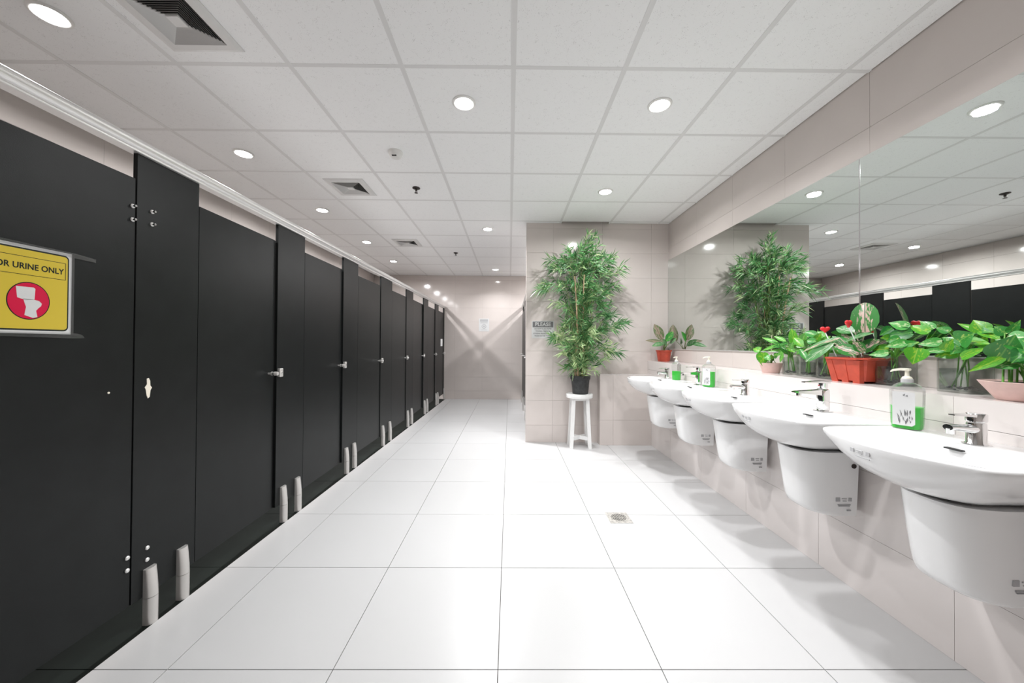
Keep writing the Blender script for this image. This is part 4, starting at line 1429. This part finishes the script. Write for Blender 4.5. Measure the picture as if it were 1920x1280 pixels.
for (bx, by, tx, ty, X0, X1, w_, mat, sh, fc) in (
        (1622, 622, 1621, 566, 1.83, 1.85, 0.108, 'aglaonema_pink', 'round', (-0.75, -0.65, 0.2)),
        (1575, 634, 1500, 658, 1.80, 1.74, 0.055, 'aglaonema_pink', 'oval', (-0.5, -0.5, 0.9)),
        (1564, 643, 1507, 677, 1.78, 1.72, 0.072, 'aglaonema_green', 'oval', (-0.6, -0.5, 0.6)),
        (1610, 664, 1564, 648, 1.80, 1.74, 0.070, 'aglaonema_pink', 'oval', (-0.6, -0.6, 0.5)),
        (1603, 623, 1567, 614, 1.84, 1.82, 0.060, 'aglaonema_green', 'oval', (-0.6, -0.6, 0.5)),
        (1584, 641, 1636, 622, 1.80, 1.80, 0.050, 'aglaonema_green', 'oval', (-0.5, -0.5, 0.8)),
        (1614, 658, 1648, 636, 1.82, 1.84, 0.065, 'aglaonema_pink', 'oval', (-0.6, -0.6, 0.5)),
        (1600, 640, 1612, 604, 1.88, 1.90, 0.075, 'aglaonema_green', 'oval', (-0.6, -0.6, 0.4)),
        (1590, 655, 1560, 628, 1.86, 1.87, 0.055, 'aglaonema_green', 'oval', (-0.5, -0.6, 0.5)),
        (1620, 660, 1600, 640, 1.76, 1.72, 0.050, 'aglaonema_pink', 'oval', (-0.6, -0.6, 0.5))):
    add_leaf(pl, ft + Vector((rb.uniform(-.02, .02), rb.uniform(-.03, .03), 0)), P(bx, by, X0), P(tx, ty, X1), w_, mat, sh, 0.0034, 'pale_stem', face=fc)
# heart picks stuck into the planter
for (hx, hy, fx_, fy_, X, ang, lab) in ((1544, 614, 1568, 668, 1.80, 0.0, 'red heart pick on a white stick, left in the orange planter'), (1588, 603, 1617, 668, 1.76, 1.05, 'tilted red heart pick on a white stick, right in the orange planter')):
    top, foot = P(hx + 3, hy + 8, X), P(fx_, fy_, 1.81)
    hp = thing('heart_pick', lab, 'plant pick', foot, 0, 'heart picks')
    ax = (top - foot)
    obj('stick', MB().tube([(0, 0, 0), tuple(ax)], 0.0026, 8), 'paper', hp, smooth=60)
    poly = []
    for i in range(28):
        t = 2 * math.pi * i / 28
        poly.append((0.0014 * 16 * math.sin(t) ** 3, 0.0014 * (13 * math.cos(t) - 5 * math.cos(2 * t) - 2 * math.cos(3 * t) - math.cos(4 * t))))
    R = Matrix.Rotation(math.radians(-45) + ang, 3, 'Z')
    mb = MB()
    rg = []
    for (y_, s_) in ((-0.008, 0.72), (-0.004, 0.95), (0.0, 1.0), (0.004, 0.95), (0.008, 0.72)):
        rg.append([R @ Vector((px_ * s_, y_, pz_ * s_)) + ax + Vector((0, 0, 0.014)) for (px_, pz_) in poly])
    obj('heart', mb.rings(rg), 'heart_red', hp, smooth=50)

# 7 glass vase right of the planter
c = Vector((1.875, 1.735, LZ))
pl = thing('plant_jar', 'square glass vase of pothos just right of the orange planter', 'plant jar', c, 0, 'plants in glass on the ledge')
glass_jar(pl, 0.105, 0.140, 0.090, False, seed=5)
roots(pl, 5, 0.17, 0.032, seed=31, r=0.0024)
ft = c + Vector((0, 0, 0.13))
for (bx, by, tx, ty, X0, X1, w_, mat) in ((1720, 655, 1711, 683, 1.74, 1.72, 0.076, 'pothos_lime'), (1662, 662, 1627, 665, 1.80, 1.77, 0.036, 'pothos_pale'), (1698, 642, 1658, 650, 1.80, 1.76, 0.042, 'pothos_pale'), (1671, 616, 1648, 629, 1.84, 1.82, 0.044, 'pothos_dark'),
                                          (1700, 613, 1665, 604, 1.86, 1.84, 0.050, 'pothos_pale'), (1706, 624, 1657, 631, 1.86, 1.82, 0.062, 'pothos_dark'), (1738, 622, 1703, 609, 1.88, 1.87, 0.046, 'pothos_lime'), (1690, 650, 1722, 640, 1.80, 1.80, 0.046, 'pothos_leaf'), (1685, 636, 1660, 640, 1.82, 1.80, 0.044, 'pothos_leaf'), (1748, 615, 1724, 601, 1.90, 1.90, 0.040, 'pothos_pale')):
    add_leaf(pl, ft, P(bx, by, X0), P(tx, ty, X1), w_, mat, 'heart', 0.0024)

# 8 glass vase beside the nearest soap bottle
c = Vector((1.872, 1.468, LZ))
pl = thing('plant_jar', 'square glass vase of pothos between the soap bottle and the pink bowl', 'plant jar', c, 0, 'plants in glass on the ledge')
glass_jar(pl, 0.112, 0.150, 0.098, False, seed=6)
roots(pl, 6, 0.19, 0.036, seed=44, r=0.0026)
ft = c + Vector((0, 0, 0.14))
for (bx, by, tx, ty, X0, X1, w_, mat) in ((1778, 621, 1754, 614, 1.84, 1.83, 0.036, 'pothos_leaf'), (1800, 638, 1826, 624, 1.78, 1.77, 0.075, 'pothos_leaf'), (1762, 641, 1719, 645, 1.80, 1.77, 0.042, 'pothos_pale'), (1771, 655, 1787, 635, 1.78, 1.78, 0.040, 'pothos_lime'), (1770, 656, 1719, 659, 1.79, 1.75, 0.026, 'pothos_pale'),
                                          (1838, 622, 1794, 605, 1.88, 1.86, 0.030, 'pothos_lime'), (1842, 620, 1825, 599, 1.87, 1.87, 0.062, 'pothos_lime'), (1844, 620, 1877, 637, 1.87, 1.86, 0.046, 'pothos_lime'), (1815, 639, 1858, 644, 1.80, 1.78, 0.036, 'pothos_lime'), (1806, 668, 1852, 650, 1.78, 1.76, 0.034, 'pothos_lime'), (1790, 650, 1772, 632, 1.82, 1.82, 0.050, 'pothos_leaf')):
    add_leaf(pl, ft, P(bx, by, X0), P(tx, ty, X1), w_, mat, 'heart', 0.0026)

# 9 pink bowl at the right edge
c = Vector((1.812, 1.245, LZ))
pl = thing('potted_plant', 'wide pink bowl of pothos at the right edge of the picture', 'potted plant', c, 0, 'plants on the ledge')
obj('pot', MB().lathe([(0.0, 0.0), (0.068, 0.0), (0.072, 0.003), (0.112, 0.066), (0.108, 0.067), (0.102, 0.056), (0.0, 0.054)], 40), 'pink_pot', pl, smooth=40)
obj('soil', MB().lathe([(0.0, 0.053), (0.102, 0.053), (0.102, 0.060), (0.0, 0.064)], 24), 'soil', pl)
ft = c + Vector((0, 0, 0.058))
for (bx, by, tx, ty, X0, X1, w_, mat) in ((1876, 668, 1904, 628, 1.76, 1.75, 0.092, 'pothos_leaf'), (1884, 625, 1864, 611, 1.84, 1.83, 0.046, 'pothos_leaf'), (1893, 625, 1914, 599, 1.85, 1.86, 0.030, 'pothos_leaf'), (1876, 672, 1814, 697, 1.76, 1.72, 0.034, 'pothos_lime'), (1893, 632, 1940, 638, 1.82, 1.82, 0.055, 'pothos_pale'),
                                          (1905, 640, 1935, 668, 1.78, 1.76, 0.070, 'pothos_leaf'), (1890, 650, 1860, 660, 1.80, 1.76, 0.050, 'pothos_leaf'), (1900, 655, 1946, 650, 1.84, 1.85, 0.060, 'pothos_lime'), (1885, 665, 1842, 676, 1.78, 1.76, 0.040, 'pothos_leaf'), (1910, 660, 1960, 690, 1.80, 1.80, 0.070, 'pothos_leaf')):
    add_leaf(pl, ft + Vector((rb.uniform(-.04, .04), rb.uniform(-.04, .04), 0)), P(bx, by, X0), P(tx, ty, X1), w_, mat, 'heart', 0.0026)

by_label = {o['label']: o for o in bpy.data.objects if 'label' in o.keys()}
for (key, n_, r_, z0, z1, L_, W_, mats, sh, h0) in (
        ('narrow-leaved bamboo shoots', 12, 0.06, 0.13, 0.22, 0.085, 0.020, ('lance_leaf', 'pothos_leaf'), 'lance', 0.10),
        ('yellow-green broad leaves', 6, 0.05, 0.14, 0.21, 0.075, 0.034, ('pothos_lime', 'lance_leaf'), 'oval', 0.11),
        ('thick green stalks', 7, 0.05, 0.14, 0.21, 0.075, 0.034, ('lance_leaf', 'pothos_leaf'), 'oval', 0.12),
        ('square glass vase of pothos just right', 7, 0.06, 0.15, 0.26, 0.070, 0.050, ('pothos_leaf', 'pothos_dark', 'pothos_lime'), 'heart', 0.13),
        ('square glass vase of pothos between', 8, 0.07, 0.15, 0.26, 0.072, 0.050, ('pothos_leaf', 'pothos_lime', 'pothos_leaf'), 'heart', 0.14),
        ('wide pink bowl', 8, 0.08, 0.12, 0.26, 0.080, 0.056, ('pothos_leaf', 'pothos_pale', 'pothos_dark'), 'heart', 0.058),
        ('small pink pot', 5, 0.05, 0.08, 0.13, 0.036, 0.028, ('pothos_lime', 'pothos_leaf'), 'heart', 0.06),
        ('large orange ribbed', 4, 0.07, 0.15, 0.22, 0.085, 0.050, ('aglaonema_green', 'aglaonema_pink'), 'oval', 0.115)):
    root = [o for l, o in by_label.items() if l.startswith(key)][0]
    fill_leaves(root, root.location + Vector((0, 0, h0)), n_, r_, z0, z1, L_, W_, mats, sh, n_ * 7)
